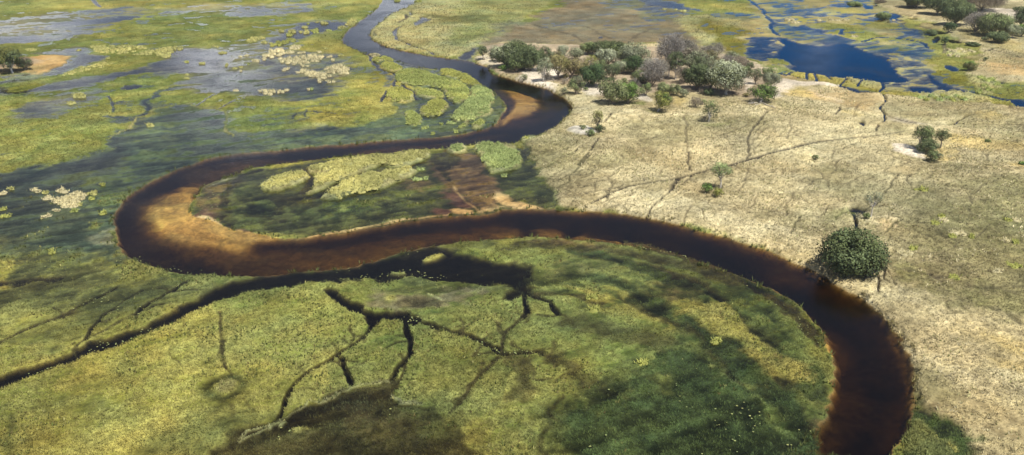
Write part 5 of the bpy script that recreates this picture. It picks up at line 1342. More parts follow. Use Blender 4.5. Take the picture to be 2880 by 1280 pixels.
tree('V7', 1110, 1115, 835, 200, 'mid', 'airy tree with gaps on the plain below the grey twiggy bush', trunk=.3, bark='pale', density=.55, cx=1130, second='dark')
shrub('V7', 1060, 1110, 1030, 110, 'browngrey', 'small brown bush at the foot of the airy tree')
shrub('V7', 860, 760, 690, 110, 'browngrey', 'dull bush in the shade below the large dark green tree')
shrub('V7', 1580, 800, 755, 90, 'olive', 'small straw green bush left of the leaning white trunk')
shrub('V6', 540, 650, 560, 130, 'light', 'light green bush on the white sand near the water')
shrub('V6', 240, 600, 500, 120, 'sage', 'grey green bush at the water edge below the left cluster')
shrub('V6', 260, 520, 445, 140, 'bright', 'green bush beneath the left edge of the left cluster')
shrub('V6', 1080, 835, 740, 150, 'sage', 'sparse grey green bush at the right end of the white sand', density=.7)
shrub('V6', 1100, 630, 545, 110, 'olive', 'low brown green bush under the olive trees')
shrub('V6', 850, 640, 545, 160, 'browngrey', 'dark leafless thicket in the shade behind the white trunk')
shrub('V6', 1370, 790, 740, 80, 'mid', 'tiny green bush on the sand right of the narrow green tree')
shrub('V6', 1080, 700, 620, 120, 'browngrey', 'tangle of fallen branches at the edge of the sand')
shrub('V7', 1020, 770, 690, 80, 'browngrey', 'small leafless bush beside the low dark bush')
shrub('V7', 60, 660, 560, 120, 'light', 'light shrub behind the pale green dome tree')
PL = 'trees of the dry plain'
tree('Z3', 1010, 820, 665, 125, 'yellow', 'small yellow green tree behind the pale sand mound', group=PL, trunk=.25, density=.8, second='olive')
shrub('Z3', 1030, 830, 770, 90, 'fig', 'dark bush beneath the small yellow green tree', group='shrubs of the dry plain')
shrub('Z3', 905, 808, 775, 70, 'light', 'green bush on the back rim of the pale sand mound', group='shrubs of the dry plain')
shrub('Z3', 960, 858, 805, 90, 'mid', 'green bush on the front rim of the pale sand mound', group='shrubs of the dry plain')
tree('Z8', 1557, 268, 65, 170, 'mint', 'small feathery pale green tree with white trunk in mid plain', group=PL, trunk=.38, bark='pale', density=.75)
shrub('Z8', 1458, 300, 215, 120, 'bright', 'bright green bush left of the feathery tree', group='shrubs of the dry plain', second='dark')
shrub('Z8', 1540, 328, 262, 100, 'yellow', 'yellow green bush in front of the feathery tree', group='shrubs of the dry plain')
tree('B1', 625, 960, 690, 540, 'dark', 'large dense round dark green tree by the river bank', group=PL, trunk=.0, density=1.05, second='mid', dep=1.0, lobes=22, full=True)
tree('B1', 770, 560, 365, 160, 'sage', 'small thin half bare tree on the dry mound behind the round tree', group=PL, trunk=.4, bark='pale', density=.35, second='silver')
shrub('B1', 735, 570, 530, 62, 'mid', 'small green bush at the foot of the thin half bare tree', group='shrubs of the dry plain')
tree('Z5', 1115, 1118, 950, 210, 'mid', 'tree with curved white trunk beside the white clay patch', group=PL, trunk=.35, bark='pale', density=.8, cx=1150, second='dark')
tree('Z5', 1290, 1110, 965, 140, 'dark', 'darker tree leaning right beside the curved white trunk tree', group=PL, trunk=.4, density=.8, second='mid')
shrub('Z5', 1200, 1150, 1040, 200, 'dark', 'dark low thicket between the two trees by the white clay patch', group='shrubs of the dry plain')
shrub('B1', 1225, 145, 62, 140, 'mid', 'green bush on the right corner of the white clay patch', group='shrubs of the dry plain', second='sage')
shrub('B1', 355, 130, 95, 68, 'mid', 'small lone green bush on the yellow patch of the plain', group='shrubs of the dry plain')
shrub('B1', 1905, 170, 145, 60, 'bright', 'small green bush at the right edge of the photo', group='shrubs of the dry plain')
shrub('Z5', 1645, 1065, 1045, 50, 'mid', 'tiny green tuft bush on the yellow grass right of the clay patch trees', group='shrubs of the dry plain')
# far right top
FG = 'trees beyond the pond'
tree('Z5', 1110, 60, -60, 190, 'dark', 'far green tree at the top edge, left end of the row beyond the pond', group=FG, second='mid')
tree('Z5', 1265, 110, -50, 190, 'dark', 'far dark tree standing over its shadow at the top edge, second of the row', group=FG)
tree('Z5', 1400, 190, 10, 210, 'dark', 'far broad dark tree right of the open straw bank', group=FG, second='mid')
tree('Z5', 1350, 245, 165, 90, 'fig', 'small blackish tree at the tip above the little white pool', group=FG, trunk=.15)
tree('Z5', 1600, 80, -60, 280, 'browngrey', 'far wide brown leafless tree at the top edge', group=FG)
tree('Z5', 1480, 70, -40, 130, 'mid', 'far green tree between the broad dark and the brown leafless tree', group=FG)
tree('Z5', 1550, 240, 95, 170, 'mauve', 'grey leafless crown at the left of the far green group', group=FG, trunk=.2)
tree('Z5', 1690, 270, 100, 230, 'mid', 'olive green tree in the middle of the far green group', group=FG, second='light', trunk=.2)
tree('Z5', 1825, 285, 185, 110, 'sage', 'pale thin trunked tree at the right of the far green group', group=FG, trunk=.4, bark='pale')
tree('Z5', 1720, 320, 250, 150, 'dark', 'dark low tree in front of the far green group', group=FG, trunk=.2)
tree('Z5', 1895, 215, 45, 150, 'dark', 'far dark tree cut by the right edge of the photo', group=FG, trunk=.2)
tree('Z5', 1895, 275, 180, 90, 'bright', 'bright green tree below the far dark one at the right edge', group=FG, trunk=.15)
shrub('Z5', 1845, 85, 52, 60, 'dark', 'small dark bush on the far white sand', group='shrubs beyond the pond')
shrub('Z5', 1320, 335, 268, 80, 'fig', 'dark bush in the little white pool', group='shrubs beyond the pond')
shrub('Z5', 1500, 530, 462, 130, 'bright', 'green bush on its pale mound east of the pond', group='shrubs beyond the pond', second='olive')
shrub('Z5', 1622, 455, 425, 45, 'dark', 'tiny dark bush on the brown flat east of the pond', group='shrubs beyond the pond')
shrub('Z5', 860, 148, 95, 140, 'mid', 'wide green bush standing in the far water', group='shrubs beyond the pond')
shrub('Z5', 650, 50, 12, 130, 'mid', 'low green bush in the far marsh left of the little blue pool', group='shrubs beyond the pond')
shrub('Z5', 840, 22, 0, 110, 'browngrey', 'dead brown bush on the far straw bank at the top edge', group='shrubs beyond the pond')
shrub('Z5', 1620, 305, 275, 60, 'dark', 'little dark bush left of the low tree in front of the far green group', group='shrubs beyond the pond')
shrub('Z5', 1220, 265, 225, 110, 'dark', 'dark bush on the bank left of the little white pool', group='shrubs beyond the pond')
shrub('Z5', 1530, 345, 315, 110, 'dark', 'flat dark bush on the bank right of the little white pool', group='shrubs beyond the pond')
shrub('Z5', 1080, 52, 20, 110, 'browngrey', 'brown undergrowth left of the far top edge trees', group='shrubs beyond the pond')
# left island
LG = 'trees of the little marsh island'
tree('Z1', 95, 550, 360, 240, 'dark', 'round olive green tree on the little island at the left edge', group=LG, trunk=.2, bark='pale', second='yellow', cx=80)
tree('Z1', 190, 530, 430, 150, 'dark', 'dark half bare companion right of the round tree on the little island', group=LG, trunk=.15, second='browngrey')

for fr, bx, by, tp, w, kd, sec, lab in [
  ('V6', 980, 420, 250, 200, 'sage', 'olive', 'olive grey tree behind the forked olive tree'), ('V6', 1340, 560, 400, 170, 'olive', 'mid', 'brown green tree left of the very dark spiky tree, behind it'),
  ('V6', 1560, 560, 380, 180, 'mid', 'sage', 'mid green tree over the top of the very dark spiky tree'), ('V6', 1870, 420, 230, 200, 'light', 'silver', 'pale green crown where the two halves of the long canopy meet'),
  ('V7', 350, 500, 330, 180, 'silver', 'sage', 'silver grey crown right of the leaning snag'), ('V7', 780, 640, 430, 180, 'browngrey', None, 'brown leafless tree just left of the large dark green tree'),
  ('V7', 1000, 560, 300, 220, 'dark', 'sage', 'dark crown between the grey olive tree and the large dark green tree'), ('V7', 1080, 330, 180, 180, 'mauve', None, 'leafless mauve crown at the back between the bare crown and the grey top'),
  ('V7', 1240, 480, 330, 180, 'sage', 'olive', 'olive crown directly behind the silver green giant, left side'), ('V7', 1560, 560, 420, 170, 'mid', 'dark', 'green crown at the right shoulder of the silver green giant'),
  ('V7', 560, 760, 650, 170, 'light', 'mid', 'low leafy tree behind the yellow green tree'), ('V7', 1400, 360, 240, 150, 'sage', 'mid', 'grey green crown on the back slope toward the pond'),
  ('V6', 720, 420, 260, 200, 'mid', 'dark', 'green crown at the back right of the left cluster'), ('V6', 190, 400, 230, 200, 'sage', 'mid', 'lowest grey green crown at the far left of the left cluster'),
  ('V7', 860, 620, 470, 180, 'dark', 'mid', 'dark crown filling the gap left of the large dark green tree')]:
    tree(fr, bx, by, tp, w, kd, lab, trunk=.2, second=sec)

# dead wood
def dead_wood(fr, segs, label, name='dead_wood', r=.16):
    parts = []
    first = None
    for (x1, y1, h1, x2, y2, h2, k) in segs:
        a = g(*fv(fr, x1, y1), .7 + h1); b = g(*fv(fr, x2, y2), .7 + h2)
        if first is None: first = np.array([a[0], a[1], gz(*a)])
        parts.append(limb(np.array([a[0], a[1], gz(*a) + h1]) - first, np.array([b[0], b[1], gz(*b) + h2]) - first, r * k, r * k * .5, .08))
    V, F = join(parts)
    o = link(name, mesh_np(name, V, F, None, M_PALEBARK, smooth=True), loc=tuple(first))
    tag(o, label, 'dead wood', 'dead wood of the wooded island')
dead_wood('Z3', [(165, 285, .1, 230, 262, .5, 1), (180, 275, .2, 195, 262, 1.0, .7), (205, 275, .3, 225, 255, 1.1, .6), (165, 285, .1, 172, 268, 1.2, .8)], 'white driftwood lying on the bank below the small dark tree')
dead_wood('V6', [(1170, 640, .1, 1195, 620, 2.2, 1.2), (1195, 640, .1, 1180, 600, 2.6, 1)], 'pale upright dead stump by the rusty olive tree', 'dead_stump')
dead_wood('V6', [(1060, 660, .1, 1140, 610, .8, 1), (1090, 665, .1, 1150, 640, .6, .8)], 'brown fallen branches at the edge of the white sand')
dead_wood('V6', [(1410, 395, .2, 1440, 395, 3.4, 1), (1425, 395, .2, 1405, 395, 2.4, .8)], 'white forked dead trunk among the mid grove crowns', 'dead_stump')
dead_wood('V6', [(560, 500, .1, 640, 490, 1, .8), (600, 500, .1, 560, 490, 1.4, .7), (640, 515, .1, 700, 490, .8, .7)], 'pale fallen branches below the left cluster')
dead_wood('V7', [(240, 525, .3, 262, 525, 5.0, 1.2), (262, 525, 4.6, 330, 500, 8.2, 1.0), (262, 525, 4.8, 285, 500, 7.6, .7), (262, 525, 3.5, 310, 500, 5.0, .5)], 'tall leaning white snag in the middle of the grove', 'white_snag', .22)
dead_wood('V7', [(1610, 880, .2, 1720, 870, .7, 1.2), (1640, 860, .2, 1690, 850, 1.4, 1), (1690, 900, .1, 1780, 870, .8, .8), (1660, 870, .2, 1640, 840, 1.0, .7)], 'grey heap of dead branches under the leaning tree')
dead_wood('V7', [(1790, 880, .1, 1900, 915, .4, 1.2), (1900, 915, .3, 1940, 935, .3, .8)], 'dark fallen log on the sand right of the leaning tree', 'fallen_log')
dead_wood('V7', [(530, 690, .1, 600, 650, .5, 1), (470, 700, .1, 560, 680, .5, .8)], 'fallen logs below the bare mauve tree', 'fallen_log')
# ---------------------------------------------------------------- reed beds (label each)
UB = 'reed beds of the upper point bar'
bed(BEDS_GROUND[0], 'small round reed bed nearest the river at the top of the upper point bar', 'yel', 1.1, .9, UB)
bed(BEDS_GROUND[1], 'thin reed bed on the bank where the side creek leaves the river', 'pale', 1.0, .9, UB)
bed(BEDS_GROUND[2], 'flat reed bed just inside the bank, left of the small round one', 'yel', 1.0, .9, UB)
bed(BEDS_GROUND[3], 'oval reed bed right of the blue creek on the upper point bar', 'yel', 1.2, 1, UB)
bed(BEDS_GROUND[4], 'largest reed bed of the upper point bar, stretching across its middle', 'green', 1.4, 1.15, UB)
bed(BEDS_GROUND[5], 'reed bed following the river edge at the top right of the upper point bar', 'yel', 1.2, 1, UB)
bed(BEDS_GROUND[6], 'left reed bed of the upper point bar beside the thin creek', 'yel', 1.2, 1.1, UB)
bed(BEDS_GROUND[7], 'low reed bed above the dark hollow of the upper point bar', 'green', 1.1, 1, UB)
bed(BEDS_GROUND[8], 'rounded reed bed in the middle of the dark hollow', 'yel', 1.3, 1.05, UB)
bed(BEDS_GROUND[9], 'tall mint green reed bed on the outer tip of the upper point bar', 'mint', 1.6, 1.15, UB)
bed(BEDS_GROUND[10], 'reed bed on the lower left of the dark hollow', 'green', 1.2, 1, UB)
bed(BEDS_GROUND[11], 'reed bed at the lower right tip of the upper point bar', 'green', 1.2, .9, UB)
bed(BEDS_GROUND[12], 'small reed bed between the dark cuts at the right tip', 'mint', 1.2, .9, UB)
bed(BEDS_GROUND[13], 'small reed bed left of the lower right tip', 'green', 1.1, .9, UB)
LB = 'reed beds of the big loop island'
bed(BEDS_GROUND[14], 'western reed bed of the loop island, a long pale tongue', 'straw', 1.2, 1.1, LB)
bed(BEDS_GROUND[15], 'long upper reed bed of the loop island running along the river', 'straw', 1.4, 1.2, LB)
bed(BEDS_GROUND[16], 'lower reed bed of the loop island below the dark groove', 'straw', 1.4, 1.2, LB)
bed(BEDS_GROUND[17], 'large bushy mint reed bed where the plain meets the loop island', 'mint', 1.7, 1.15, LB)
bed(BEDS_GROUND[18], 'bright reed bed hanging below the large mint one', 'mint', 1.5, 1.1, LB)
bed(BEDS_GROUND[19], 'small yellow reed bed on the river bank right of the large mint one', 'yel', 1.2, .9, LB)
bed(BEDS_GROUND[20], 'small grey green reed bed in the mouth of the loop island creek', 'mint', 1.3, 1, LB)
bed('B5 1095,950 1150,965 1185,985 1200,1060 1120,1145 1060,1145 1060,1060', 'feathery green reed bed at the water edge in the bottom right corner', 'dim', .8, .8, 'reed beds in the bottom right corner')
bed('B5 1190,1000 1260,1015 1270,1060 1200,1060', 'small feathery reed bed right of the one at the bottom right water edge', 'dim', .8, .8, 'reed beds in the bottom right corner')
bed('B5 1280,1070 1370,1095 1375,1145 1290,1130', 'outermost yellow green reed bed in the bottom right corner', 'dim', .8, .8, 'reed beds in the bottom right corner')
WB = 'reed islands of the open water'
bed('C1 300,575 350,540 440,545 560,520 720,510 900,520 920,560 780,600 640,620 480,630 400,620 330,600', 'long lumpy reed island, the widest row in the open water', 'pale', 1.3, 1.1, WB, hs=.85)
bed('C1 60,550 90,510 140,480 200,430 300,415 390,430 380,490 260,520 180,550 110,570', 'reed island at the upper left of the open water, sloping down left', 'pale', 1.3, 1.1, WB, hs=.85)
bed('C1 525,730 540,700 700,720 850,740 960,760 1030,810 930,830 820,820 680,780 600,750', 'long curved reed island ending in a hook, south of the widest row', 'pale', 1.3, 1.0, WB, hs=.85)
bed('C1 745,890 800,840 880,810 930,825 860,870 820,905', 'reed hook hanging below the long curved island', 'pale', 1.2, .9, WB, hs=.85)
bed('C1 930,700 1000,660 1080,625 1250,670 1275,730 1200,765 1050,775 960,740', 'thick rounded reed island east of the long curved one', 'pale', 1.5, 1.1, WB, hs=.85)
bed('C1 940,890 945,830 985,850 1060,860 1040,880', 'little reed island under the thick rounded one', 'pale', 1.1, .9, WB, hs=.85)
bed('C1 0,980 50,945 120,970 260,980 380,990 370,1010 240,1020 200,1050 120,1020 90,1000', 'straggling reed island lowest in the open water', 'pale', 1.2, .9, WB, hs=.85)
bed('C1 290,740 380,690 460,665 465,700 390,725 320,745', 'slanting comb shaped reed island in the open water', 'pale', 1.1, .9, WB, hs=.85)
bed('C1 540,660 560,635 700,640 710,660 600,670', 'thin reed strip right under the widest row', 'pale', .9, .8, WB, hs=.85)
bed('C1 560,200 600,170 700,165 740,190 720,220 650,225', 'brown topped reed island near the top of the open water', 'straw', 1.2, 1, WB, hs=.85)
bed('C1 740,160 800,145 860,160 850,200 800,215 760,195', 'green reed island right of the brown topped one', 'green', 1.1, .9, WB, hs=.85)
bed('C1 1190,90 1210,50 1280,25 1360,30 1365,80 1280,125 1230,110', 'bushy reed island on the river bank at the top', 'straw', 1.3, 1, WB, hs=.85)
bed('C1 1070,145 1110,120 1210,115 1220,135 1150,155', 'flat reed island left of the bushy one on the river bank', 'straw', 1, .9, WB, hs=.85)
bed('C1 160,380 260,320 400,290 540,290 540,330 420,345 330,380 240,400', 'green topped reed bank at the edge of the marsh tongue', 'yel', 1.0, 1.1, WB, hs=.85)
bed('C3 680,270 800,240 960,240 960,260 840,295 760,330 690,310', 'dark edged reed bank at the far left of the marsh tongue', 'straw', 1.1, 1.0, WB, hs=.85)
bed('C3 300,670 400,630 500,620 495,655 380,675', 'yellow reed island in the pale water', 'straw', 1.1, 1, WB, hs=.85)
bed('Z1 640,350 760,350 900,340 1100,350 1120,365 1000,370 1000,400 860,410 760,400 680,380', 'long reed bank on the north shore of the pale water', 'straw', 1.0, 1.2, WB, hs=.85)
bed('Z1 980,410 1100,390 1230,360 1370,345 1380,370 1290,395 1290,430 1210,440 1180,410 1080,420', 'reed spit reaching into the pale water from the north', 'straw', 1.0, 1.1, WB, hs=.85)
bed('Z1 450,570 540,530 650,490 820,465 860,480 700,520 560,560 480,572', 'faint reed line south of the island channel', 'straw', .7, 1.1, WB, hs=.85)
bed('Z6 510,330 560,295 610,300 650,320 600,370 560,410 480,400 400,385 420,350', 'largest reed clump of the dark pool group on the left', 'pale', 1.5, .9, 'reed clumps in the dark pool on the left')

CG = 'reed clumps in the dark pool on the left'
for px, py, w, lab, c in [(235, 290, 65, 'upper left bushy reed clump of the dark pool group', 'pale'), (280, 297, 28, 'tiny reed clump right of the upper left bushy one', 'pale'),
        (330, 305, 36, 'small round reed clump above the pair in the middle of the dark pool group', 'straw'), (347, 352, 66, 'tall reed clump left of the largest one', 'pale'),
        (455, 300, 90, 'wide reed clump above the largest one', 'pale'), (412, 355, 50, 'reed clump touching the left of the largest one', 'pale'), (690, 315, 85, 'farthest right reed clump of the dark pool group', 'straw'),
        (685, 350, 24, 'tiny yellow reed clump below the farthest right one', 'yel'), (480, 415, 45, 'round reed clump under the largest one, left', 'pale'), (530, 415, 50, 'round reed clump under the largest one, centre', 'pale'),
        (590, 395, 30, 'round reed clump under the largest one, right', 'straw'), (550, 445, 45, 'lowest clump of the cascade under the largest one', 'green'), (425, 445, 28, 'lone leaning reed clump left of the cascade', 'pale'),
        (325, 490, 32, 'left clump of the lowest pair in the dark pool', 'pale'), (368, 478, 28, 'right clump of the lowest pair in the dark pool', 'pale'), (88, 275, 22, 'tiny faint clump far left of the dark pool group', 'straw'),
        (760, 245, 30, 'small yellow reed clump near the river side of the dark pool', 'yel'), (765, 460, 50, 'flat yellow reed clump near the river bank', 'yel'), (12, 310, 50, 'reed clump cut by the left edge of the photo, upper', 'pale'),
        (20, 490, 70, 'slanting yellow reed clump cut by the left edge of the photo', 'yel'), (10, 430, 40, 'small reed clump above the slanting one at the left edge', 'yel'), (380, 755, 42, 'lone bright yellow tuft south of the dark pool', 'yel')]:
    clump('Z6', px, py, w, lab, c, group=CG)
WG = 'reed clumps in the open water'
for fr, px, py, w, lab, c in [('Z1', 1122, 950, 75, 'lone straw reed clump in the big green slough', 'straw'), ('Z2', 1325, 1008, 42, 'round reed clump off the lower edge of the upper point bar', 'green'),
        ('Z2', 1490, 993, 44, 'round reed clump right of the one off the lower edge of the upper point bar', 'green'), ('Z2', 1390, 938, 28, 'small reed clump in the dark water above the two round ones', 'green'),
        ('Z2', 1265, 970, 70, 'flat reed clump at the lower left of the upper point bar', 'green'), ('Z2', 1455, 935, 60, 'reed clump left of the mint bed foot', 'mint'),
        ('Z7', 1225, 130, 50, 'round reed clump at the east end of the loop island, upper', 'mint'), ('Z7', 1203, 205, 66, 'round reed clump at the east end of the loop island, lower', 'mint'),
        ('Z7', 1268, 198, 40, 'small round clump right of the pair at the east end of the loop island', 'mint'), ('Z7', 1858, 178, 34, 'small clump dangling below the bright reed bed', 'mint'),
        ('C1', 1025, 575, 52, 'single upright reed clump right of the widest row', 'pale'), ('C1', 705, 970, 38, 'left of the two white tufts south of the reed hook', 'pale'), ('C1', 740, 965, 28, 'right of the two white tufts south of the reed hook', 'mint'),
        ('C1', 395, 985, 76, 'round reed clump above the right end of the lowest straggling island', 'pale'), ('C1', 840, 475, 80, 'reed clump on the marsh edge above the widest row', 'pale'), ('C1', 985, 530, 80, 'reed clump at the right end of the widest row', 'pale'),
        ('C1', 1130, 515, 70, 'faint reed clump on the marsh tongue near the river', 'straw'), ('C1', 925, 430, 60, 'faint reed clump in the green marsh tongue', 'straw'), ('C1', 970, 185, 80, 'round green reed clump alone in the pale top water', 'green'),
        ('C1', 695, 88, 45, 'faint green clump highest in the open water', 'green'), ('C1', 820, 65, 50, 'left end clump of the highest row', 'straw'), ('C1', 900, 85, 110, 'wide flat clump of the highest row', 'straw'),
        ('C1', 335, 190, 90, 'reed clump left of the brown topped island, upper', 'straw'), ('C1', 470, 205, 120, 'flat brown reed clump left of the brown topped island', 'straw'), ('C1', 430, 245, 110, 'green reed clump below the flat brown one', 'yel'),
        ('C1', 640, 140, 90, 'reed clump on top of the brown topped island', 'straw'), ('C1', 195, 350, 50, 'small reed clump left of the green topped bank', 'straw'), ('C1', 100, 345, 90, 'shaggy reed clump between the two banks of the marsh tongue', 'straw'),
        ('C1', 520, 430, 150, 'wide low clump above the gap in the widest row', 'pale'), ('C1', 450, 480, 100, 'reed clump between the two upper islands', 'pale'), ('C1', 580, 485, 60, 'small reed clump above the widest row, left', 'pale'),
        ('C1', 645, 478, 50, 'small reed clump above the widest row, right', 'pale'), ('C1', 10, 590, 60, 'reed clump at the left end of the deep blue water', 'pale'), ('C3', 330, 475, 105, 'dark bottomed reed clump in the pale water', 'straw'),
        ('C3', 595, 530, 80, 'left clump of the pair in mid pale water', 'pale'), ('C3', 690, 515, 75, 'right clump of the pair in mid pale water', 'pale'), ('C3', 815, 605, 115, 'reed clump at the edge between pale and blue water', 'pale'),
        ('C3', 725, 640, 50, 'small spiky clump below the pair', 'green'), ('C3', 525, 710, 60, 'low clump right of the yellow reed island', 'straw'), ('C3', 605, 690, 45, 'small clump near the yellow reed island', 'straw'),
        ('C3', 605, 735, 28, 'tiny clump under the small one near the yellow reed island', 'pale'), ('C3', 545, 1030, 90, 'lone clump in the deep blue water', 'pale'), ('C3', 205, 380, 60, 'spiky clump on the shore above the pale water', 'straw'),
        ('C3', 265, 385, 30, 'thin clump beside the spiky one on the shore', 'straw'), ('C3', 40, 630, 100, 'reed clump at the left end of the pale water group', 'straw'), ('Z1', 1398, 468, 30, 'small round clump by the white reflection', 'yel'),
        ('Z1', 1400, 592, 45, 'round clump south of the white reflection', 'straw'), ('Z1', 1400, 570, 30, 'tiny clump just above the round one south of the white reflection', 'straw'), ('Z1', 580, 735, 100, 'pale clump in the green marsh right of the small lilac pool', 'straw'),
        ('Z1', 520, 785, 60, 'lower pale clump in the green marsh', 'straw'), ('Z1', 580, 380, 40, 'small spiky clump at the head of the island channel', 'straw'), ('Z1', 225, 385, 60, 'small pale bush of reeds above the island channel', 'straw'),
        ('Z1', 800, 440, 30, 'small clump at the narrow end of the island channel', 'straw'), ('C4', 310, 415, 45, 'reed clump standing off the bank at the inside of the upper bend', 'straw'), ('C4', 595, 20, 110, 'green reed islet in the top of the river', 'yel'),
        ('C4', 900, 50, 120, 'reed islet at the right bank in the top of the river', 'yel'), ('C4', 1020, 8, 60, 'small reed islet at the very top by the side water', 'yel')]:
    clump(fr, px, py, w, lab, c, group=WG)
for px, py, w, lab in [(255, 100, 40, 'left tuft in the blue corner of the brown marsh'), (375, 105, 35, 'middle tuft in the blue corner of the brown marsh'), (455, 120, 60, 'right wide tuft in the blue corner of the brown marsh')]:
    clump('D4', px, py, w, lab, 'straw', group='reed tufts behind the grove')
for px, py, w, lab in [(1870, 215, 60, 'pale tuft row in the far marsh, leftmost'), (1990, 218, 60, 'pale tuft row in the far marsh, second'), (2060, 222, 50, 'pale tuft row in the far marsh, third'), (2140, 215, 70, 'pale tuft row in the far marsh, rightmost'),
        (1560, 215, 110, 'bright reed clump by the far marsh channel'), (1620, 245, 90, 'bright reed clump below the one by the far marsh channel'), (2230, 390, 70, 'bright reed clump at the tip of the mustard marsh')]:
    clump('D4', px, py, w, lab, 'pale', group='reed tufts in the far marsh', h=1.1)
clump('V8', 165, 275, 45, 'pale tuft in the small far pool', 'pale', group='reed tufts in the far marsh')
EG = 'reed tufts east of the pond'
rr_ = random.Random(4)
names_ = ['western', 'second', 'third', 'fourth', 'fifth', 'sixth', 'seventh', 'eighth', 'ninth', 'tenth', 'eleventh', 'eastern']
for i in range(12):
    clump('Z5', 1125 + i * 33, 742 + (i % 3) * 14, 46, names_[i] + ' tuft from the left in the reed row south east of the pond', 'mint' if i % 2 else 'yel', group=EG, h=1.1)
for i, (px, py) in enumerate([(1355, 390), (1390, 400), (1440, 385), (1480, 405), (1530, 395), (1370, 425), (1430, 430)]):
    clump('Z5', px, py, 42, names_[i] + ' tuft from the left in the reed patch below the little white pool', 'pale', group=EG, h=1.1)
for i, (px, py) in enumerate([(1600, 600), (1640, 620), (1690, 615), (1710, 650), (1620, 660), (1670, 690), (1600, 700)]):
    clump('Z5', px, py, 55, names_[i] + ' tuft counted clockwise in the reed patch by the olive marsh east of the pond', 'green', group=EG, h=1.1)
DG = 'pale tufts on the plain at the right'
for i, (fr, px, py, w, lab) in enumerate([('B1', 1335, 620, 70, 'bright tuft right of the dry mound on the plain'), ('B1', 1255, 640, 60, 'tuft left of the bright one on the plain'), ('B1', 1300, 580, 50, 'tuft above the bright one on the plain'),
        ('B1', 1440, 720, 100, 'widest tuft of the right plain'), ('B1', 1540, 740, 60, 'tuft right of the widest one on the plain'), ('B1', 1395, 740, 60, 'tuft left of the widest one on the plain'),
        ('B1', 1050, 880, 130, 'broad yellow tuft right of the round tree'), ('B1', 1090, 830, 60, 'small tuft above the broad yellow tuft'), ('B1', 1410, 1050, 70, 'feathery tuft below the dark star shaped pool'),
        ('B1', 1800, 765, 50, 'tuft at the far right of the plain, upper left of two'), ('B1', 1850, 780, 50, 'tuft at the far right of the plain, lower right of two'), ('B1', 1800, 610, 60, 'left tuft near the right edge of the plain'),
        ('B1', 1870, 620, 60, 'right tuft near the right edge of the plain'), ('B1', 1160, 385, 90, 'green tuft at the track fork behind the round tree'), ('B1', 1860, 960, 90, 'pale tuft low at the right edge of the plain'), ('B1', 1720, 1000, 60, 'pale tuft left of the low one at the right edge')]):
    clump(fr, px, py, w, lab, 'yel' if i % 3 else 'pale', group=DG, h=.8)
for px, py, w, lab in [(590, 165, 75, 'blond tussock standing in the big meander marsh'), (620, 242, 60, 'low blond tussock under the tall one in the big meander marsh'), (1370, 440, 70, 'yellow tussock in the swept bands of the big meander'),
        (915, 580, 60, 'yellow tussock above the dark hollow of the big meander')]:
    clump('B4', px, py, w, lab, 'yel', group='tussocks in the big meander marsh', h=.8)

# ---------------------------------------------------------------- haze
m, nt, nd, lk = new_mat('thin_air')
out = nd.new('ShaderNodeOutputMaterial'); pv = nd.new('ShaderNodeVolumePrincipled')
pv.inputs['Color'].default_value = (.92, .95, 1, 1); pv.inputs['Density'].default_value = .00013; pv.inputs['Anisotropy'].default_value = .2
lk.new(pv.outputs[0], out.inputs['Volume'])
Vh = [(-9500, -350, -12), (9500, -350, -12), (9500, 6500, -12), (-9500, 6500, -12), (-9500, -350, 66), (9500, -350, 66), (9500, 6500, 66), (-9500, 6500, 66)]
me = bpy.data.meshes.new('haze'); me.from_pydata(Vh, [], [(3, 2, 1, 0), (4, 5, 6, 7), (0, 1, 5, 4), (1, 2, 6, 5), (2, 3, 7, 6), (3, 0, 4, 7)])
me.materials.append(m); me.update(); hz = link('haze', me); tag(hz, 'thin bright haze over the distant marsh', kind='stuff')

# ---------------------------------------------------------------- sky, sun, camera
SUN_DIR = np.array([.27, -.38, .90]); SUN_DIR /= np.linalg.norm(SUN_DIR)
SUN_EL = math.asin(SUN_DIR[2]); SUN_AZ = math.atan2(SUN_DIR[0], SUN_DIR[1])
w = bpy.data.worlds.new('World'); SC.world = w; w.use_nodes = True
nt = w.node_tree; nt.nodes.clear(); nd, lk = nt.nodes, nt.links
out = nd.new('ShaderNodeOutputWorld'); bg = nd.new('ShaderNodeBackground'); sky = nd.new('ShaderNodeTexSky')
sky.sky_type = 'NISHITA'; sky.sun_disc = False; sky.sun_elevation = SUN_EL; sky.sun_rotation = SUN_AZ
sky.altitude = 1000; sky.air_density = .65; sky.dust_density = .0; sky.ozone_density = 8.0
bg.inputs['Strength'].default_value = .10
geo = nd.new('ShaderNodeTexCoord')
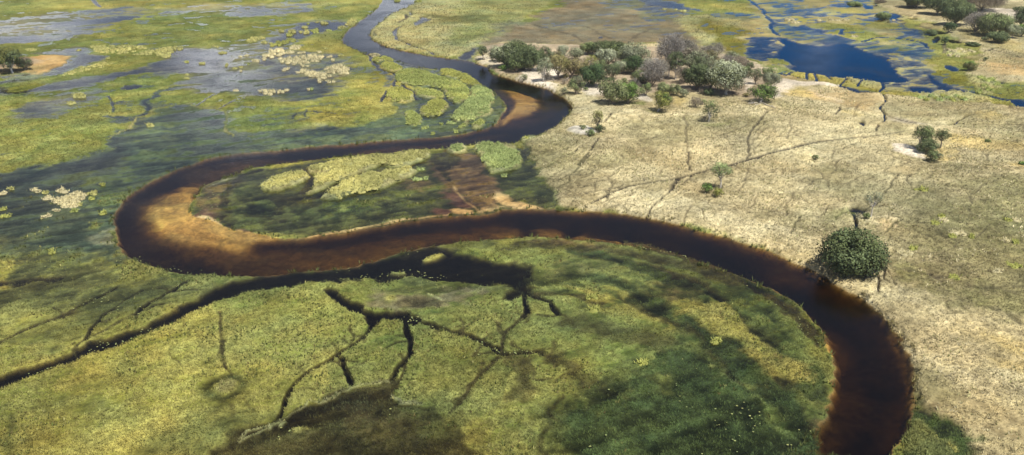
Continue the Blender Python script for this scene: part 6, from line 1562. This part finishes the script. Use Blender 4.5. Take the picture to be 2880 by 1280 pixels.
# fair weather clouds as soft patches of noise at the places whose mirror images lie on the water
def cloud_dir(u, v):
    xx = (u - CU) / FPX; yy = (CV - v) / FPX
    d = np.array([xx, cp + yy * sp_, sp_ - yy * cp]); return d / np.linalg.norm(d)
nz = nd.new('ShaderNodeTexNoise'); nz.inputs['Scale'].default_value = 7; nz.inputs['Detail'].default_value = 5; nz.inputs['Roughness'].default_value = .55
mpn = nd.new('ShaderNodeMapping'); mpn.inputs['Scale'].default_value = (1, 1, 2.6)
lk.new(geo.outputs['Generated'], mpn.inputs['Vector']); lk.new(mpn.outputs[0], nz.inputs['Vector'])
acc = None
for (u, v, rad, st) in [(560, 150, .075, 1.), (2060, 128, .026, .40), (60, 70, .09, .7), (1000, 10, .10, .7), (700, 80, .06, .5), (180, 250, .06, .35), (1330, 560, .05, .0)]:
    d = cloud_dir(u, v)
    vm = nd.new('ShaderNodeVectorMath'); vm.operation = 'DISTANCE'; vm.inputs[1].default_value = tuple(d)
    lk.new(geo.outputs['Generated'], vm.inputs[0])
    mr = nd.new('ShaderNodeMapRange'); mr.interpolation_type = 'SMOOTHSTEP'
    mr.inputs[1].default_value = rad; mr.inputs[2].default_value = rad * .15; mr.inputs[3].default_value = 0; mr.inputs[4].default_value = st
    lk.new(vm.outputs['Value'], mr.inputs[0])
    if acc is None: acc = mr.outputs[0]
    else:
        a = nd.new('ShaderNodeMath'); a.operation = 'MAXIMUM'; lk.new(acc, a.inputs[0]); lk.new(mr.outputs[0], a.inputs[1]); acc = a.outputs[0]
mr = nd.new('ShaderNodeMapRange'); mr.inputs[1].default_value = .28; mr.inputs[2].default_value = .55
lk.new(nz.outputs['Fac'], mr.inputs[0])
mu = nd.new('ShaderNodeMath'); mu.operation = 'MULTIPLY'; lk.new(acc, mu.inputs[0]); lk.new(mr.outputs[0], mu.inputs[1])
mx = nd.new('ShaderNodeMix'); mx.data_type = 'RGBA'; mx.inputs['B'].default_value = (22, 22.5, 23.5, 1)
hs = nd.new('ShaderNodeHueSaturation'); sx = nd.new('ShaderNodeSeparateXYZ'); lk.new(geo.outputs['Generated'], sx.inputs[0])
def mrange(src, a0, a1, b0, b1):
    q = nd.new('ShaderNodeMapRange'); q.interpolation_type = 'SMOOTHSTEP'; q.inputs[1].default_value = a0; q.inputs[2].default_value = a1; q.inputs[3].default_value = b0; q.inputs[4].default_value = b1
    lk.new(src, q.inputs[0]); return q.outputs[0]
# low right sky made bluer and brighter so the pond mirrors blue; rest desaturated
mm = nd.new('ShaderNodeMath'); mm.operation = 'MULTIPLY'; lk.new(mrange(sx.outputs['X'], .08, .30, 0, 1), mm.inputs[0]); lk.new(mrange(sx.outputs['Z'], .20, .36, 1, 0), mm.inputs[1])
lk.new(mrange(mm.outputs[0], 0, 1, .62, 1.4), hs.inputs['Saturation']); lk.new(mrange(mm.outputs[0], 0, 1, .92, 1.2), hs.inputs['Value'])
lk.new(sky.outputs[0], hs.inputs['Color'])
lk.new(mu.outputs[0], mx.inputs['Factor']); lk.new(hs.outputs[0], mx.inputs['A'])
lk.new(mx.outputs['Result'], bg.inputs['Color']); lk.new(bg.outputs[0], out.inputs['Surface'])
L = bpy.data.lights.new('sun', 'SUN'); L.energy = 4.8; L.angle = math.radians(.53); L.color = (1, .935, .81)
so = link('sun', L); so.rotation_euler = (math.pi / 2 - SUN_EL, 0, 0)
from mathutils import Vector
so.rotation_euler = Vector(tuple(SUN_DIR)).to_track_quat('Z', 'Y').to_euler(); so.location = (0, 0, 120)
cam = bpy.data.cameras.new('camera'); cam.sensor_width = 36; cam.lens = 36 * FPX / 2576; cam.clip_start = .5; cam.clip_end = 20000
co = link('camera', cam, loc=(0, 0, H)); co.rotation_euler = (math.pi / 2 - PHI, 0, 0)
SC.camera = co
SC.view_settings.view_transform = 'Standard'; SC.view_settings.look = 'None'; SC.view_settings.gamma = 1; SC.view_settings.exposure = 0.14
SC.cycles.transparent_max_bounces = 16; SC.cycles.max_bounces = 6; SC.cycles.diffuse_bounces = 2; SC.cycles.glossy_bounces = 2; SC.cycles.volume_bounces = 0
SC.cycles.use_denoising = True; SC.cycles.sample_clamp_indirect = 3
